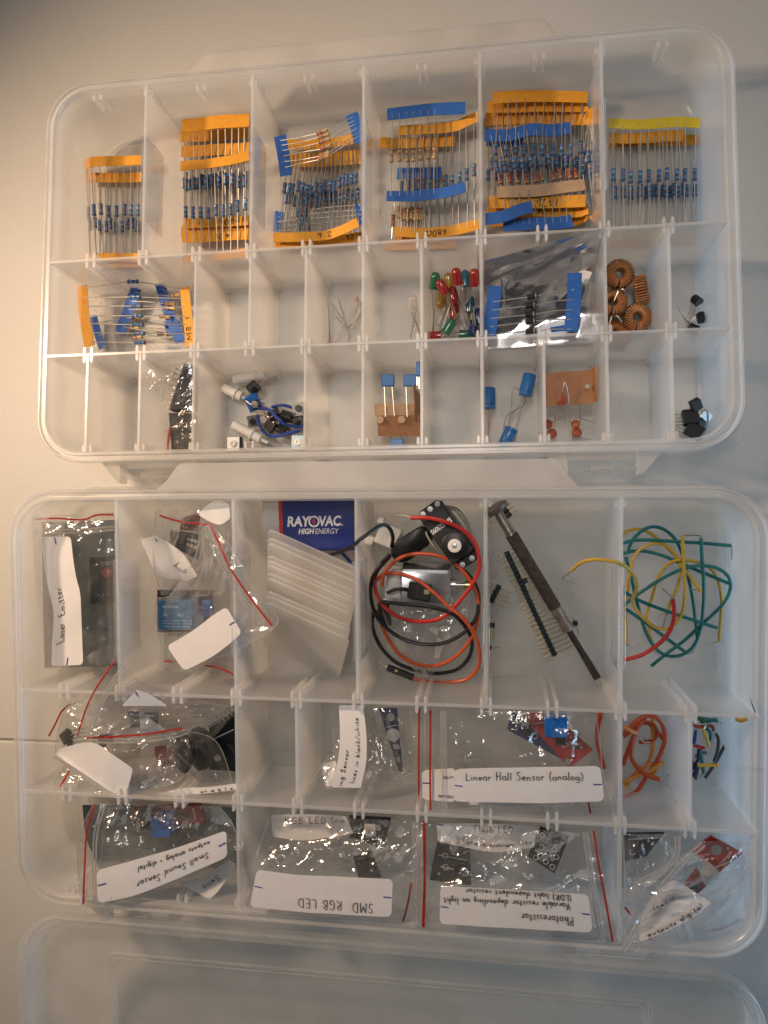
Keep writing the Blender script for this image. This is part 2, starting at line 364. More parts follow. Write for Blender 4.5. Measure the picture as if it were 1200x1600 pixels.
def organizer(F, label, cols1, cols2, cols3, rails):
    e = thing('organizer_box', label, 'storage box', F, (0, 0, 0), 'compartment boxes on the table')
    g = G()
    prof = [(7.0, -1.8), (5.6, -1.2), (4.6, 0.5), (4.2, 37.0), (0.4, 37.4), (0, 38.2), (0, HB - 0.6), (0.5, HB), (1.2, HB), (1.6, HB - 1.2), (3.0, HB - 1.2), (3.4, HB + 0.3), (4.6, HB + 0.3), (5.2, HB - 0.3), (5.6, HB - 2.0), (6.0, 5.0), (6.5, 2.0), (8.0, 0.6), (10.0, 0.0)]
    rr_ = [rrect(o, z) for o, z in prof]
    g.loops(rr_[:5], 0, True, False); g.loops(rr_[4:15], 1, False, False); g.loops(rr_[14:], 0, False, True)
    # front and rear guide ribs
    for k in range(1, 12):
        
        if F == 'A' or k in (8, 10): rib_pair(g, k * PITCH, IY1 + 0.1, -1, HB - 13, HB - 2.5, tip=0)
        rib_pair(g, k * PITCH, IY0 - 0.1, 1, HB - 13, HB - 1.5)
    # latch plate along the rear rim
    tab = [(74, BY1 - 0.3), (263.5, BY1 - 0.3), (259, BY1 + 4.5), (255.5, BY1 + 10.5), (253, BY1 + 11.8), (87, BY1 + 11.8), (84.5, BY1 + 10.5), (80, BY1 + 4.5)]
    part(g, 'tray', [poly, polyrim], e)
    t = G(); t.prism(tab, 40.2, 42.2, bev=0.5)
    part(t, 'latch_plate', polythick, e)
    # slots in the rear rim for the latch
    # full-width row walls with guide ribs
    for y in (0.0, D2):
        w = panel(BX0 + 3.5, BX1 - 3.5, y)
        for k in range(1, 12):
            if True:
                rib_pair(w, k * PITCH, y + 0.55, 1); rib_pair(w, k * PITCH, y - 0.55, -1)
        part(w, 'row_wall', [poly2, polyedge], e)
    for k in cols1: part(panel(0.9, IY1 + 1.5, k * PITCH, along='y', zt=HB - 0.2), 'divider', [poly2, polyedge], e)
    for k in cols2: part(panel(D2 + 0.9, -0.9, k * PITCH, along='y', zt=HB - 0.2), 'divider', [poly2, polyedge], e)
    for k in cols3: part(panel(IY0 - 1.0, D2 - 0.9, k * PITCH, along='y', zt=HB - 0.2), 'divider', [poly2, polyedge], e)
    for k, y0, y1 in rails:
        r = G(); 
        for dx in (-1.25, 1.25): r.box((k * PITCH + dx, (y0 + y1) / 2, HB - 9), (0.9, y1 - y0, 19), bev=0.2)
        part(r, 'slide_rail', polyclear, e)
    # hinges on the front rim
    for hx in (60.0, 278.0):
        h = G()
        for s, xx in ((1, hx - 17), (-1, hx + 17)):
            tri = [(xx - s * 9, BY0 + 0.2), (xx + s * 1.5, BY0 + 0.2), (xx + s * 1.5, BY0 - 10), (xx, BY0 - 10)]
            h.prism(tri if s > 0 else tri[::-1], 33.5, 40.5, bev=0.4)
        h.box((hx, BY0 - 1.4, 36.2), (32, 3.0, 2.0), bev=0.4)
        hb = part(h, 'hinge', polythick, e)
        k = G(); k.lathe((hx - 5, BY0 - 7.2, 38), (hx + 5, BY0 - 7.2, 38), [(0, 2.4), (0.3, 2.9), (9.7, 2.9), (10, 2.4)], 18)
        part(k, 'knuckle', polyclear, e, hb)
        k = G(); k.tube([(hx - 15.6, BY0 - 7.2, 38), (hx + 15.6, BY0 - 7.2, 38)], 1.0, 10)
        part(k, 'hinge_pin', polyclear, e, hb)
    return e
def lid(e, y0, z0, ang, bend=None):
    """the opened lid, hanging from the front hinges; inside faces up"""
    F, o = ORG[e.name]
    g = G(); b = (BX0, BX1, -197.0, 0.0)
    prof = [(6.0, -2.2), (4.4, -1.6), (2.8, 0.0), (0.4, 4.2), (0.0, 5.0), (0.0, 9.6), (0.5, 10.2), (1.3, 10.2), (1.7, 9.4), (1.9, 6.0), (3.4, 5.6), (3.8, 8.6), (4.8, 8.8), (5.3, 8.0), (5.8, 1.4), (7.5, 0.2), (9, 0.0)]
    L = [rrect(of, z, 25.0, 9, b) for of, z in prof]
    g.loops(L)
    # raised border round the middle panel
    for off, w, hh in ((0, 0.9, 0.9), (2.2, 0.6, 0.6)):
        b2 = (44.0 + off, 294.0 - off, -175.0 + off, -22.0 - off)
        g.loops([rrect(-w, 0.05, 3.0, 5, b2), rrect(-w * 0.5, hh, 3.0, 5, b2), rrect(w * 0.5, hh, 3.0, 5, b2), rrect(w, 0.05, 3.0, 5, b2)], cap0=False, cap1=False)
    c, s = math.cos(ang), math.sin(ang)
    g.v = [(x, y0 + y * c + (z) * s * 1.0, z0 + y * s + z * c) for x, y, z in g.v]
    return part(g, 'lid', polylid_shaded, e)
boxA = organizer('A', 'rear open clear compartment box full of resistor strips and small components', (2, 4, 6, 8, 10), (3, 4, 5, 6, 7, 8, 10, 11), (1, 2, 3, 5, 6, 7, 8, 9, 10, 11),
                 [(k, 18, 62) for k in (2, 4, 6, 8, 10)])
boxB = organizer('B', 'front open clear compartment box holding battery, wires and bagged sensor modules', (2, 4, 6, 8, 10), (4, 5, 10, 11), (4, 10),
                 [(k, 18, 62) for k in (2, 4, 6, 8, 10)])
# rear lid lies flat under the front box; front lid slopes down to the table
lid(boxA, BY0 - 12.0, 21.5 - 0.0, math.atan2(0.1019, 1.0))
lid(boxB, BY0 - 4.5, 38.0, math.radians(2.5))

# ------------------------------------------------------------------ ribbons, tapes, papers, films
class Rib:
    """a strip-like surface between two guide lines L and R (box millimetres): S(s,t), s along, t across"""
    def __init__(self, L, R, n=40):
        self.L = spline(L, n); self.R = spline(R, n); self.n = n
        c = (self.L + self.R) / 2; d = np.linalg.norm(np.diff(c, axis=0), axis=1)
        self.cum = np.concatenate([[0], np.cumsum(d)]); self.len = self.cum[-1]
        self.wid = float(np.mean(np.linalg.norm(self.L - self.R, axis=1)))
    def at(self, s, t):
        u = min(max(np.interp(s * self.len, self.cum, np.arange(self.n)), 0), self.n - 1); i = min(int(u), self.n - 2); k = u - i
        a = self.L[i] * (1 - k) + self.L[i + 1] * k; b = self.R[i] * (1 - k) + self.R[i + 1] * k
        return a * (1 - t) + b * t
    def nrm(self, s, t):
        e = 0.01; s0, s1 = max(0, s - e), min(1, s + e)
        n = unit(np.cross(self.at(s1, t) - self.at(s0, t), self.at(s, min(1, t + e)) - self.at(s, max(0, t - e))))
        return n if n[2] > 0 else -n
    def solid(self, th, nu=24, nv=3, rad=0.0, wave=0.0, seed=0, g=None, mi=0, bow=0.0):
        """a sheet of thickness th; rad rounds its corners"""
        g = g or G(); top = []; bot = []
        self.wave, self.seed, self.bow = wave, seed, bow
        ss = list(np.linspace(0, 1, nu))
        if rad > 0:
            rs = rad / self.len; ss = sorted(set([rs * (1 - math.cos(a)) for a in np.linspace(0, math.pi / 2, 6)] + [1 - rs * (1 - math.cos(a)) for a in np.linspace(0, math.pi / 2, 6)] + list(np.linspace(rs, 1 - rs, nu))))
        for s in ss:
            a = 0.0
            if rad > 0:
                e = min(s, 1 - s) * self.len
                if e < rad: a = (rad - math.sqrt(max(0, rad * rad - (rad - e) ** 2))) / self.wid
            r1 = []; r2 = []
            for t in np.linspace(a, 1 - a, nv):
                p = self.pt(s, t); q = p - self.nrm(s, t) * th
                r1.append(p); r2.append(q)
            top.append(r1); bot.append(r2)
        ring = [r1 + r2[::-1] for r1, r2 in zip(top, bot)]
        flip = (np.cross(top[-1][0] - top[0][0], top[0][-1] - top[0][0])[2] < 0)
        n = len(ring[0]); vs = [p for r in ring for p in r]; fs = []
        for i in range(len(ring) - 1):
            for j in range(n): fs.append([i * n + j, i * n + (j + 1) % n, (i + 1) * n + (j + 1) % n, (i + 1) * n + j])
        fs.append(list(range(n))[::-1]); fs.append([(len(ring) - 1) * n + j for j in range(n)])
        if not flip: fs = [f[::-1] for f in fs]
        return g.add(vs, fs, mi)
    wave = 0.0; seed = 0; bow = 0.0
    def pt(self, s, t, lift=0.0):
        p = self.at(s, t)
        z = 0.0
        if self.wave: z += self.wave * noise.noise(Vector((s * self.len * 0.06 + self.seed * 7.3, t * self.wid * 0.06, self.seed * 3.1)))
        if self.bow: z += self.bow * (1 - (2 * t - 1) ** 2)
        p = p + np.array([0, 0, z])
        return p + self.nrm(s, t) * lift if lift else p
def rib_px(F, Lp, Rp, n=40): return Rib(PP(F, Lp), PP(F, Rp), n)
def rib_line(F, pts, w, n=30, tilt=0.0, up=None):
    """ribbon of constant width w mm about a centre line given in box millimetres"""
    c = spline(pts, n); L = []; R = []
    for i in range(n):
        d = unit(c[min(i + 1, n - 1)] - c[max(i - 1, 0)]); s = unit(np.cross([0, 0, 1.0], d))
        s = unit(s * math.cos(tilt) + np.array([0, 0, 1.0]) * math.sin(tilt))
        L.append(c[i] + s * w / 2); R.append(c[i] - s * w / 2)
    r = Rib.__new__(Rib); r.L = np.array(L); r.R = np.array(R); r.n = n
    dd = np.linalg.norm(np.diff(c, axis=0), axis=1); r.cum = np.concatenate([[0], np.cumsum(dd)]); r.len = r.cum[-1]; r.wid = w
    return r

def film_geo(rib, amp, seed, nu=44, nv=34, puff=3.0, freq=0.075, mi=0, ang=0.0, g=None, fine=1.0):
    """a crumpled bag: two films joined along their edges"""
    g = g or G(); Q = []; Q2 = []
    ca, sa = math.cos(ang), math.sin(ang)
    for i in range(nu):
        s = i / (nu - 1); r = []; r2 = []
        for j in range(nv):
            t = j / (nv - 1); p = rib.at(s, t)
            e = min(1.0, 6.0 * min(s, 1 - s)) * min(1.0, 6.0 * min(t, 1 - t)); e2 = 0.25 + 0.75 * e
            x, y = s * rib.len, t * rib.wid; xr, yr = (x * ca + y * sa), (-x * sa + y * ca)
            q = Vector((xr * freq + seed * 11.7, yr * freq * 0.45 + seed * 5.1, seed * 2.3))
            a = noise.noise(q); b = noise.noise(q * 2.3 + Vector((3.1, 7, 1))); c = noise.noise(q * 4.9 + Vector((9, 2, 5)))
            h = (1 - abs(a) * 2.2) * 0.95 + noise.noise(q * 0.4) * 0.8 + fine * ((0.5 - abs(b)) * 0.75 + (0.4 - abs(c)) * 0.45)
            r.append(p + np.array([0.6 * amp * b * e, 0.6 * amp * c * e, amp * h * e2]))
            h2 = (0.5 - abs(noise.noise(q * 1.7 + Vector((31, 4, 8))))) * 0.8
            r2.append(p + np.array([0, 0, -puff * e + 0.5 * amp * h2 * e + (amp * h * e2 - 0.15) * (1 - e)]))
        Q.append(r); Q2.append(r2)
    up = np.cross(Q[-1][0] - Q[0][0], Q[0][-1] - Q[0][0])[2] > 0
    g.grid(Q, mi, flip=up)
    g.grid(Q2, mi, flip=not up)
    for a, b in ((Q[0], Q2[0]), (Q2[-1], Q[-1])): g.grid([a, b], mi, flip=up)
    for k in (0, -1):
        a = [r[k] for r in Q]; b = [r[k] for r in Q2]
        g.grid([b, a] if k == 0 else [a, b], mi, flip=up)
    return g

# ------------------------------------------------------------------ handwriting
def _arc(cx, cy, rx, ry, a0, a1, n=9):
    return [(cx + rx * math.cos(math.radians(a0 + (a1 - a0) * i / (n - 1))), cy + ry * math.sin(math.radians(a0 + (a1 - a0) * i / (n - 1)))) for i in range(n)]
GL = {
 'a': (.48, [_arc(.22, .22, .19, .22, 40, 330, 9), [(.4, .42), (.4, .08), (.47, 0)]]),
 'b': (.46, [[(.06, .95), (.06, 0)], _arc(.22, .2, .17, .2, 160, -160, 9)]),
 'c': (.4, [_arc(.22, .22, .18, .22, 50, 310, 8)]),
 'd': (.5, [_arc(.2, .22, .17, .22, 40, 330, 9), [(.4, .98), (.38, .02), (.45, 0)]]),
 'e': (.42, [[(.06, .2), (.36, .26)] + _arc(.21, .22, .16, .21, 15, 315, 8)]),
 'f': (.36, [[(.34, .9), (.22, .95), (.17, .8), (.15, 0)], [(.02, .45), (.3, .47)]]),
 'g': (.48, [_arc(.2, .22, .17, .2, 40, 330, 9), [(.38, .42), (.38, -.25), (.22, -.38), (.06, -.28)]]),
 'h': (.48, [[(.07, .98), (.06, 0)], [(.06, .25), (.2, .42), (.34, .38), (.36, 0)]]),
 'i': (.2, [[(.1, .42), (.1, 0)], [(.1, .6), (.11, .64)]]),
 'k': (.44, [[(.07, .95), (.06, 0)], [(.36, .45), (.07, .2), (.38, 0)]]),
 'l': (.2, [[(.1, .98), (.09, .05), (.14, 0)]]),
 'm': (.7, [[(.06, .42), (.06, 0)], [(.06, .28), (.18, .42), (.3, .36), (.31, 0)], [(.31, .28), (.44, .42), (.56, .36), (.58, 0)]]),
 'n': (.48, [[(.07, .42), (.07, 0)], [(.07, .26), (.22, .42), (.36, .34), (.38, 0)]]),
 'o': (.46, [_arc(.22, .21, .18, .21, 90, 450, 11)]),
 'p': (.46, [[(.08, .42), (.06, -.35)], _arc(.22, .22, .17, .2, 150, -150, 9)]),
 'r': (.36, [[(.08, .42), (.08, 0)], [(.08, .24), (.2, .4), (.33, .42)]]),
 's': (.38, [[(.32, .38), (.2, .43), (.08, .34), (.18, .22), (.29, .12), (.18, .0), (.04, .05)]]),
 't': (.34, [[(.16, .72), (.14, .06), (.22, 0), (.3, .04)], [(.02, .44), (.3, .46)]]),
 'u': (.48, [[(.07, .42), (.08, .1), (.2, 0), (.34, .1), (.37, .42)], [(.37, .42), (.38, 0)]]),
 'v': (.42, [[(.04, .42), (.19, 0), (.36, .44)]]),
 'w': (.6, [[(.04, .42), (.14, 0), (.27, .36), (.4, 0), (.54, .44)]]),
 'y': (.44, [[(.05, .42), (.2, .06)], [(.38, .44), (.2, 0), (.06, -.36)]]),
 'L': (.5, [[(.1, 1), (.06, .02), (.44, .04)]]),
 'E': (.52, [[(.42, .95), (.1, .92), (.07, .02), (.44, .02)], [(.08, .48), (.36, .5)]]),
 'H': (.6, [[(.08, 1), (.07, 0)], [(.47, 1), (.46, 0)], [(.07, .48), (.46, .52)]]),
 'S': (.52, [[(.44, .86), (.3, .98), (.1, .88), (.12, .66), (.36, .44), (.4, .18), (.22, 0), (.04, .1)]]),
 'M': (.7, [[(.06, 0), (.12, .98), (.32, .3), (.54, .98), (.6, 0)]]),
 'D': (.6, [[(.08, .98), (.08, 0), (.3, .02), (.5, .25), (.5, .7), (.3, .95), (.04, .98)]]),
 'R': (.56, [[(.07, 0), (.09, .96), (.34, .95), (.42, .74), (.3, .54), (.1, .5), (.46, 0)]]),
 'G': (.58, [[(.48, .84), (.3, .98), (.1, .8), (.07, .3), (.25, .02), (.46, .1), (.47, .42), (.28, .42)]]),
 'B': (.54, [[(.08, 0), (.09, .97), (.32, .94), (.38, .74), (.1, .52), (.36, .44), (.44, .2), (.3, .02), (.08, 0)]]),
 'P': (.5, [[(.08, 0), (.09, .98), (.32, .96), (.42, .74), (.3, .52), (.1, .48)]]),
 'V': (.54, [[(.05, .96), (.24, 0), (.48, .98)]]),
 'F': (.46, [[(.42, .96), (.1, .94), (.08, 0)], [(.09, .5), (.34, .52)]]),
 '(': (.28, [_arc(.3, .42, .22, .6, 115, 245, 8)]), ')': (.28, [_arc(-.02, .42, .22, .6, 65, -65, 8)]),
 '+': (.5, [[(.08, .3), (.42, .3)], [(.25, .48), (.25, .1)]]), '/': (.4, [[(.02, -.05), (.36, .95)]]), '.': (.2, [[(.08, .0), (.11, .04)]]),
 '0': (.46, [_arc(.22, .48, .18, .48, 90, 450, 12)]), '1': (.24, [[(.12, .96), (.1, 0)]]),
 '2': (.5, [[(.06, .76), (.2, .96), (.38, .82), (.3, .5), (.05, .03), (.44, .05)]]),
 '4': (.5, [[(.34, .95), (.05, .35), (.46, .36)], [(.36, .6), (.34, 0)]]),
 '5': (.48, [[(.42, .96), (.12, .94), (.1, .56), (.32, .58), (.4, .28), (.24, .0), (.05, .08)]]),
 '6': (.46, [[(.36, .96), (.12, .6), (.08, .2), (.22, 0), (.38, .16), (.28, .42), (.1, .3)]]),
 '7': (.46, [[(.05, .94), (.42, .95), (.18, 0)]]),
 '8': (.46, [_arc(.22, .73, .14, .22, -90, 270, 9), _arc(.22, .25, .18, .25, 90, 450, 10)]),
 'O': (.62, [_arc(.28, .45, .24, .45, -60, 240, 12), [(.02, .06), (.18, .06)], [(.38, .06), (.54, .06)]]),
}
_rw = random.Random(5)
def write(rib, text, sa, sb, tb, size, g, lw=0.29, tdir=1, lift=0.22, drift=0.0, mi=0):
    """handwriting on a Rib from fraction sa to sb of its length; baseline at fraction tb of its width, capitals `size` of the width high;
       tops of the letters point to the L side (tdir=1) or to the R side (tdir=-1)"""
    H = size * rib.wid; tot = sum(0.42 if c == ' ' else GL[c][0] + 0.07 for c in text); kx = (sb - sa) * rib.len / tot; x = 0.0
    for ch in text:
        if ch == ' ': x += 0.42; continue
        adv, strokes = GL[ch]; k = 1 + _rw.uniform(-.09, .09); dy = _rw.uniform(-.06, .06)
        for st in strokes:
            st2 = []
            for a, b in zip(st[:-1], st[1:]):
                n = max(1, int(math.hypot(b[0] - a[0], b[1] - a[1]) * H / 0.9))
                st2 += [(a[0] + (b[0] - a[0]) * i / n, a[1] + (b[1] - a[1]) * i / n) for i in range(n)]
            st2.append(st[-1]); pts = []
            for px, py in st2:
                X = x + px; Y = (py * k + dy) * H
                u = sa + kx * X / rib.len; v = tb + drift * (X / tot) - tdir * Y / rib.wid
                pts.append(rib.pt(min(max(u, .004), .996), min(max(v, 0.01), .99), lift))
            g.tube(pts, lw * 0.5, 4, mi)
        x += adv + 0.07
def tick(rib, s0, t0, s1, t1, g, lw=0.5, lift=0.2):
    pts = [rib.pt(s0 + (s1 - s0) * i / 4, t0 + (t1 - t0) * i / 4, lift) for i in range(5)]
    g.tube(pts, lw * 0.5, 4); return g
def text_mesh(body, bold=0.0, shear=0.0, space=1.0):
    c = bpy.data.curves.new('letters', 'FONT'); c.body = body; c.size = 1.0; c.offset = bold; c.shear = shear; c.space_character = space; c.resolution_u = 3
    o = bpy.data.objects.new('letters', c); S.collection.objects.link(o)
    dg = bpy.context.evaluated_depsgraph_get(); me = bpy.data.meshes.new_from_object(o.evaluated_get(dg))
    vs = np.array([v.co[:2] for v in me.vertices]); fs = [list(p.vertices) for p in me.polygons]
    bpy.data.objects.remove(o); bpy.data.curves.remove(c); bpy.data.meshes.remove(me)
    lo, hi = vs.min(0), vs.max(0); return (vs - lo) / (hi[1] - lo[1]), fs, (hi[0] - lo[0]) / (hi[1] - lo[1])
def stamp(g, body, origin, ex, ey, height, width=None, mi=0, **kw):
    """printed lettering lying on a face: origin = lower left corner, ex/ey = unit directions"""
    vs, fs, asp = text_mesh(body, **kw); kx = (width / asp) if width else height
    return g.add([V3(origin) + V3(ex) * x * kx + V3(ey) * y * height for x, y in vs], fs, mi)

# ------------------------------------------------------------------ resistors
def resistor_proto(name, bm, bands):
    g = G(); mats = [bm] + bands
    prof = [(-3.2, 0.25), (-3.15, 0.75), (-2.9, 1.1), (-2.4, 1.22), (-1.75, 1.1), (-1.6, 0.95), (-1.2, .95), (-0.8, .95), (-0.4, .95), (0.0, .95), (0.4, .95), (0.8, .95), (1.2, .95), (1.6, .95), (1.75, 1.1), (2.4, 1.22), (2.9, 1.1), (3.15, .75), (3.2, .25)]
    mis = [0] * (len(prof) - 1); n = len(bands)
    mis[2] = 1; 
    for k, seg in enumerate((6, 8, 10)[:max(0, n - 2)]): mis[seg] = 2 + k
    mis[15] = n
    g.lathe((0, 0, 0), (0, 0, 1), prof, 10, mis=mis)
    ob = g.build(name, mats); S.collection.objects.unlink(ob); return ob
RB = [resistor_proto('resistor', resb, [bandb, bandk, bandk, bandr, bandb]), resistor_proto('resistor', resb, [bandv, bandw, bandk, bandk, bandb]), resistor_proto('resistor', resb, [bandk, bandv, bandr, bandk, bandb])]
RT = [resistor_proto('resistor', rest, [bandb, bandr, bandk, bandg]), resistor_proto('resistor', rest, [bandr, bandb, bandr, bandg])]
RR = [resistor_proto('resistor', resr, [bandb, bandk, bandr, bandg])]
_rs = random.Random(11)
def add_resistor(root, protos, pa, pb, frac=0.5, sag=0.0, rad=0.27, body=None, spin=None):
    """one resistor with its two wires, strung from pa to pb"""
    pa, pb = V3(pa), V3(pb); c = V3(body) if body is not None else pa + (pb - pa) * frac + np.array([0, 0, sag])
    d = unit(pb - pa)
    r = put(_rs.choice(protos), root, c, d, _rs.uniform(0, 6))
    g = G(); e1 = c - d * 3.0; e2 = c + d * 3.0
    j = lambda k: np.array([_rs.uniform(-k, k), _rs.uniform(-k, k), _rs.uniform(-k, k) * .5])
    g.tube(spline([pa, (pa * .5 + e1 * .5) + j(.35), e1], 7), rad, 5); g.tube(spline([e2, (pb * .5 + e2 * .5) + j(.35), pb], 7), rad, 5)
    F, o = ORG[root.name]
    w = g.build('lead', lead, root, F, o)
    w.parent = r; w.matrix_parent_inverse = LOC[r.name].inverted()
    return r
def strip(F, label, t1, t2, n, frac, protos, m1, m2, w1=6.2, w2=6.2, u0=0.06, u1=0.94, jit=0.03, sag=0.0, name='resistor_strip', bodies=None, note=None, group='taped strips of resistors', tilt1=0.0, tilt2=0.0):
    """resistors held by two strips of tape; t1/t2 are centre lines (px, py, height)"""
    a, b = PP(F, t1), PP(F, t2); o = (a[0] + b[0]) / 2
    root = thing(name, label, 'resistors', F, (o[0], o[1], min(a[0][2], b[0][2])), group)
    ra, rb = rib_line(F, a, w1, tilt=tilt1), rib_line(F, b, w2, tilt=tilt2)
    part(ra.solid(0.3, 26, 3, wave=0.9, seed=_rs.randint(0, 99)), 'tape', m1, root)
    tb = part(rb.solid(0.3, 26, 3, wave=0.9, seed=_rs.randint(0, 99)), 'tape', m2, root)
    for i in range(n):
        u = u0 + (u1 - u0) * (i / max(1, n - 1)) + _rs.uniform(-.008, .008)
        pa = ra.pt(u, 0.5, -.15); pb = rb.pt(min(1, max(0, u + _rs.uniform(-.012, .012))), 0.5, -.15)
        bd = P(F, *bodies[i]) if bodies and i < len(bodies) and bodies[i] else None
        f = frac[0] + (frac[1] - frac[0]) * i / max(1, n - 1) if isinstance(frac, tuple) else frac
        add_resistor(root, protos, pa, pb, f + _rs.uniform(-jit, jit), sag + _rs.uniform(-.5, .8), body=bd)
    if note:
        txt, sa, sb, tb_, size = note; g = G()
        write(rb, txt, sa, sb, tb_, size, g, lw=0.42, tdir=-1); h = part(g, 'handwriting', ink, root, tb)
    return root, ra, rb

# ================================================================== REAR BOX, back row: taped resistor strips
ROW = 'in the back row of the rear box'
# cell 1
strip('A', 'short orange taped strip of blue resistors, lower strip in the leftmost back compartment', [(134, 277, 5), (176, 278, 5), (221, 276, 5)], [(137, 412, 3), (178, 411, 3), (221, 409, 3)], 10, 0.56, RB, orange, orange, 5.6, 5.6)
strip('A', 'short orange taped strip of blue resistors curled over on top, leftmost back compartment', [(133, 264, 10), (142, 254, 12), (180, 251, 12), (221, 250, 12)], [(137, 405, 6), (170, 402, 6), (221, 402, 6)], 8, 0.50, RB, orange, orange, 5.6, 5.0)
# cell 2
strip('A', 'wide orange strip of blue resistors under the others, second back compartment', [(281, 213, 4), (335, 210, 4), (389, 206, 4)], [(283, 362, 3), (335, 360, 3), (389, 357, 3)], 10, 0.50, RB, orange, orange, 7.0, 7.0)
strip('A', 'orange strip of blue resistors with the topmost wide tape, second back compartment', [(284, 196, 18), (335, 191, 18), (389, 187, 18)], [(286, 349, 6), (335, 347, 6), (389, 344, 6)], 10, 0.60, RB, orange, orange, 7.4, 5.4,
      note=('20k', .77, .55, .3, .5))
strip('A', 'orange strip of blue resistors partly covered by a slanting tape, second back compartment', [(283, 236, 9), (335, 234, 9), (389, 231, 9)], [(285, 372, 8), (335, 370, 8), (389, 367, 8)], 9, 0.33, RB, orange, orange, 6.4, 5.0,
      note=('4.7k', .72, .48, .25, .55))
strip('A', 'orange strip of blue resistors lying slanted on top, second back compartment', [(282, 260, 15), (320, 256, 16), (360, 250, 16), (390, 243, 15)], [(286, 403, 12), (330, 401, 12), (391, 394, 12)], 9, 0.52, RB, orange, orange, 5.4, 5.0, jit=0.02)
# cell 3
strip('A', 'dense orange strip of blue resistors marked 2k, third back compartment', [(446, 226, 6), (510, 224, 7), (566, 214, 7)], [(427, 371, 10), (470, 370, 11), (506, 368, 12), (535, 359, 14), (559, 347, 16)], 17, (0.49, 0.47), RB, orange, orange, 5.6, 5.0, u1=0.95,
      note=('2 k', .68, .50, .2, .6))
strip('A', 'dense orange strip of blue resistors marked 2.2k, third back compartment', [(452, 250, 4), (510, 249, 4), (566, 244, 4)], [(430, 380, 6), (500, 378, 6), (567, 369, 6)], 17, (0.48, 0.50), RB, orange, orange, 8.0, 5.6,
      note=('2.2k', .99, .80, .2, .6))
strip('A', 'blue taped strip of blue resistors standing on edge, third back compartment', [(436, 330, 7), (434, 350, 5), (434, 362, 4)], [(562, 318, 7), (564, 335, 5), (565, 352, 4)], 5, 0.30, RB, bluet, bluet, 5.0, 5.0)
r, ra, rb = strip('A', 'blue taped strip of tan resistors lying across the others, third back compartment', [(437, 212, 22), (443, 243, 22), (447, 274, 21)], [(549, 178, 22), (557, 198, 22), (563, 222, 22)], 6, 0.54, RT, bluet, bluet, 6.4, 6.6, u0=.12, u1=.8,
      bodies=[(503, 206, 24), (506, 212, 24), (507, 220, 24), (509, 230, 24), (507, 241, 24), (506, 246, 24)])
# cell 4
strip('A', 'blue taped strip of tan resistors, rearmost tape, fourth back compartment', [(605, 179, 17), (660, 172, 17), (727, 168, 17)], [(604, 306, 15), (640, 306, 15), (690, 301, 16), (727, 292, 17)], 7, 0.52, RT, bluet, bluet, 6.4, 5.6, u1=0.62, jit=0.01)
strip('A', 'orange taped strip of blue resistors marked 680 ohm, fourth back compartment', [(622, 203, 9), (665, 202, 9), (708, 197, 10), (730, 188, 12), (747, 181, 13)], [(618, 362, 6), (660, 364, 6), (700, 361, 7), (748, 350, 8)], 11, (0.56, 0.50), RB, orange, orange, 5.4, 5.6, jit=0.012,
      note=('680O', .62, .36, .3, .55))
strip('A', 'short blue and orange strip of tan resistors, fourth back compartment', [(621, 271, 4), (655, 271, 4), (690, 269, 4)], [(617, 374, 3), (655, 373, 3), (690, 371, 3)], 8, 0.62, RT, bluet, orange, 6.2, 5.0, u1=0.55)
g_ = None
def loose_resistor(F, label, p, q, protos, body=None):
    a, b = P(F, *p), P(F, *q); root = thing('resistor', label, 'resistor', F, ((a + b) / 2) * [1, 1, 0] + [0, 0, min(a[2], b[2])], 'loose resistors')
    c = put(protos[0], root, (a + b) / 2 if body is None else P(F, *body), b - a, 1.0, 'resistor_body')
    d = unit(b - a); m = (a + b) / 2 if body is None else P(F, *body); g = G()
    g.tube(spline([a, a * .5 + (m - d * 3) * .5 + [0.5, 0.3, 0], m - d * 3], 7), 0.27, 5); g.tube(spline([m + d * 3, (m + d * 3) * .5 + b * .5, b], 7), 0.27, 5)
    part(g, 'lead', lead, root); return root
loose_resistor('A', 'single loose tan resistor at the left of the fourth back compartment', (616, 318, 6), (612, 373, 3), RR, (614, 345, 5))
strip('A', 'orange strip with its tape end bent down, lowest in the fourth back compartment', [(593, 223, 5), (640, 223, 5), (711, 220, 5)], [(601, 384, 2), (650, 383, 2), (712, 380, 2)], 7, 0.42, RT, orange, orange, 5.6, 5.0, u0=0.4)
# cell 5
strip('A', 'orange strip of blue resistors with the rearmost tape, fifth back compartment', [(770, 153, 15), (830, 150, 15), (918, 151, 15)], [(763, 316, 13), (840, 315, 13), (915, 314, 13)], 10, 0.50, RB, orange, orange, 6.2, 6.4, jit=0.02,
      note=('147k', .72, .48, .2, .65))
strip('A', 'orange strip of blue resistors under the rearmost one, fifth back compartment', [(762, 168, 10), (830, 166, 10), (910, 166, 10), (917, 163, 11)], [(761, 328, 9), (840, 329, 9), (905, 330, 9), (917, 322, 12)], 11, 0.56, RB, orange, orange, 6.2, 6.0,
      note=('20', .58, .47, .25, .6))
strip('A', 'orange strip of blue resistors curling up at its right end, fifth back compartment', [(758, 186, 6), (820, 184, 6), (890, 185, 7), (912, 186, 11), (925, 178, 15)], [(764, 345, 4), (840, 345, 4), (900, 344, 4), (915, 333, 9)], 11, 0.44, RB, orange, orange, 7.0, 5.6)
strip('A', 'blue taped strip of blue resistors across the middle, fifth back compartment', [(758, 211, 13), (795, 211, 14), (830, 202, 14), (860, 204, 13), (891, 200, 13)], [(786, 352, 13), (830, 350, 13), (870, 348, 13), (894, 344, 12)], 9, 0.34, RB, bluet, bluet, 6.2, 6.4)
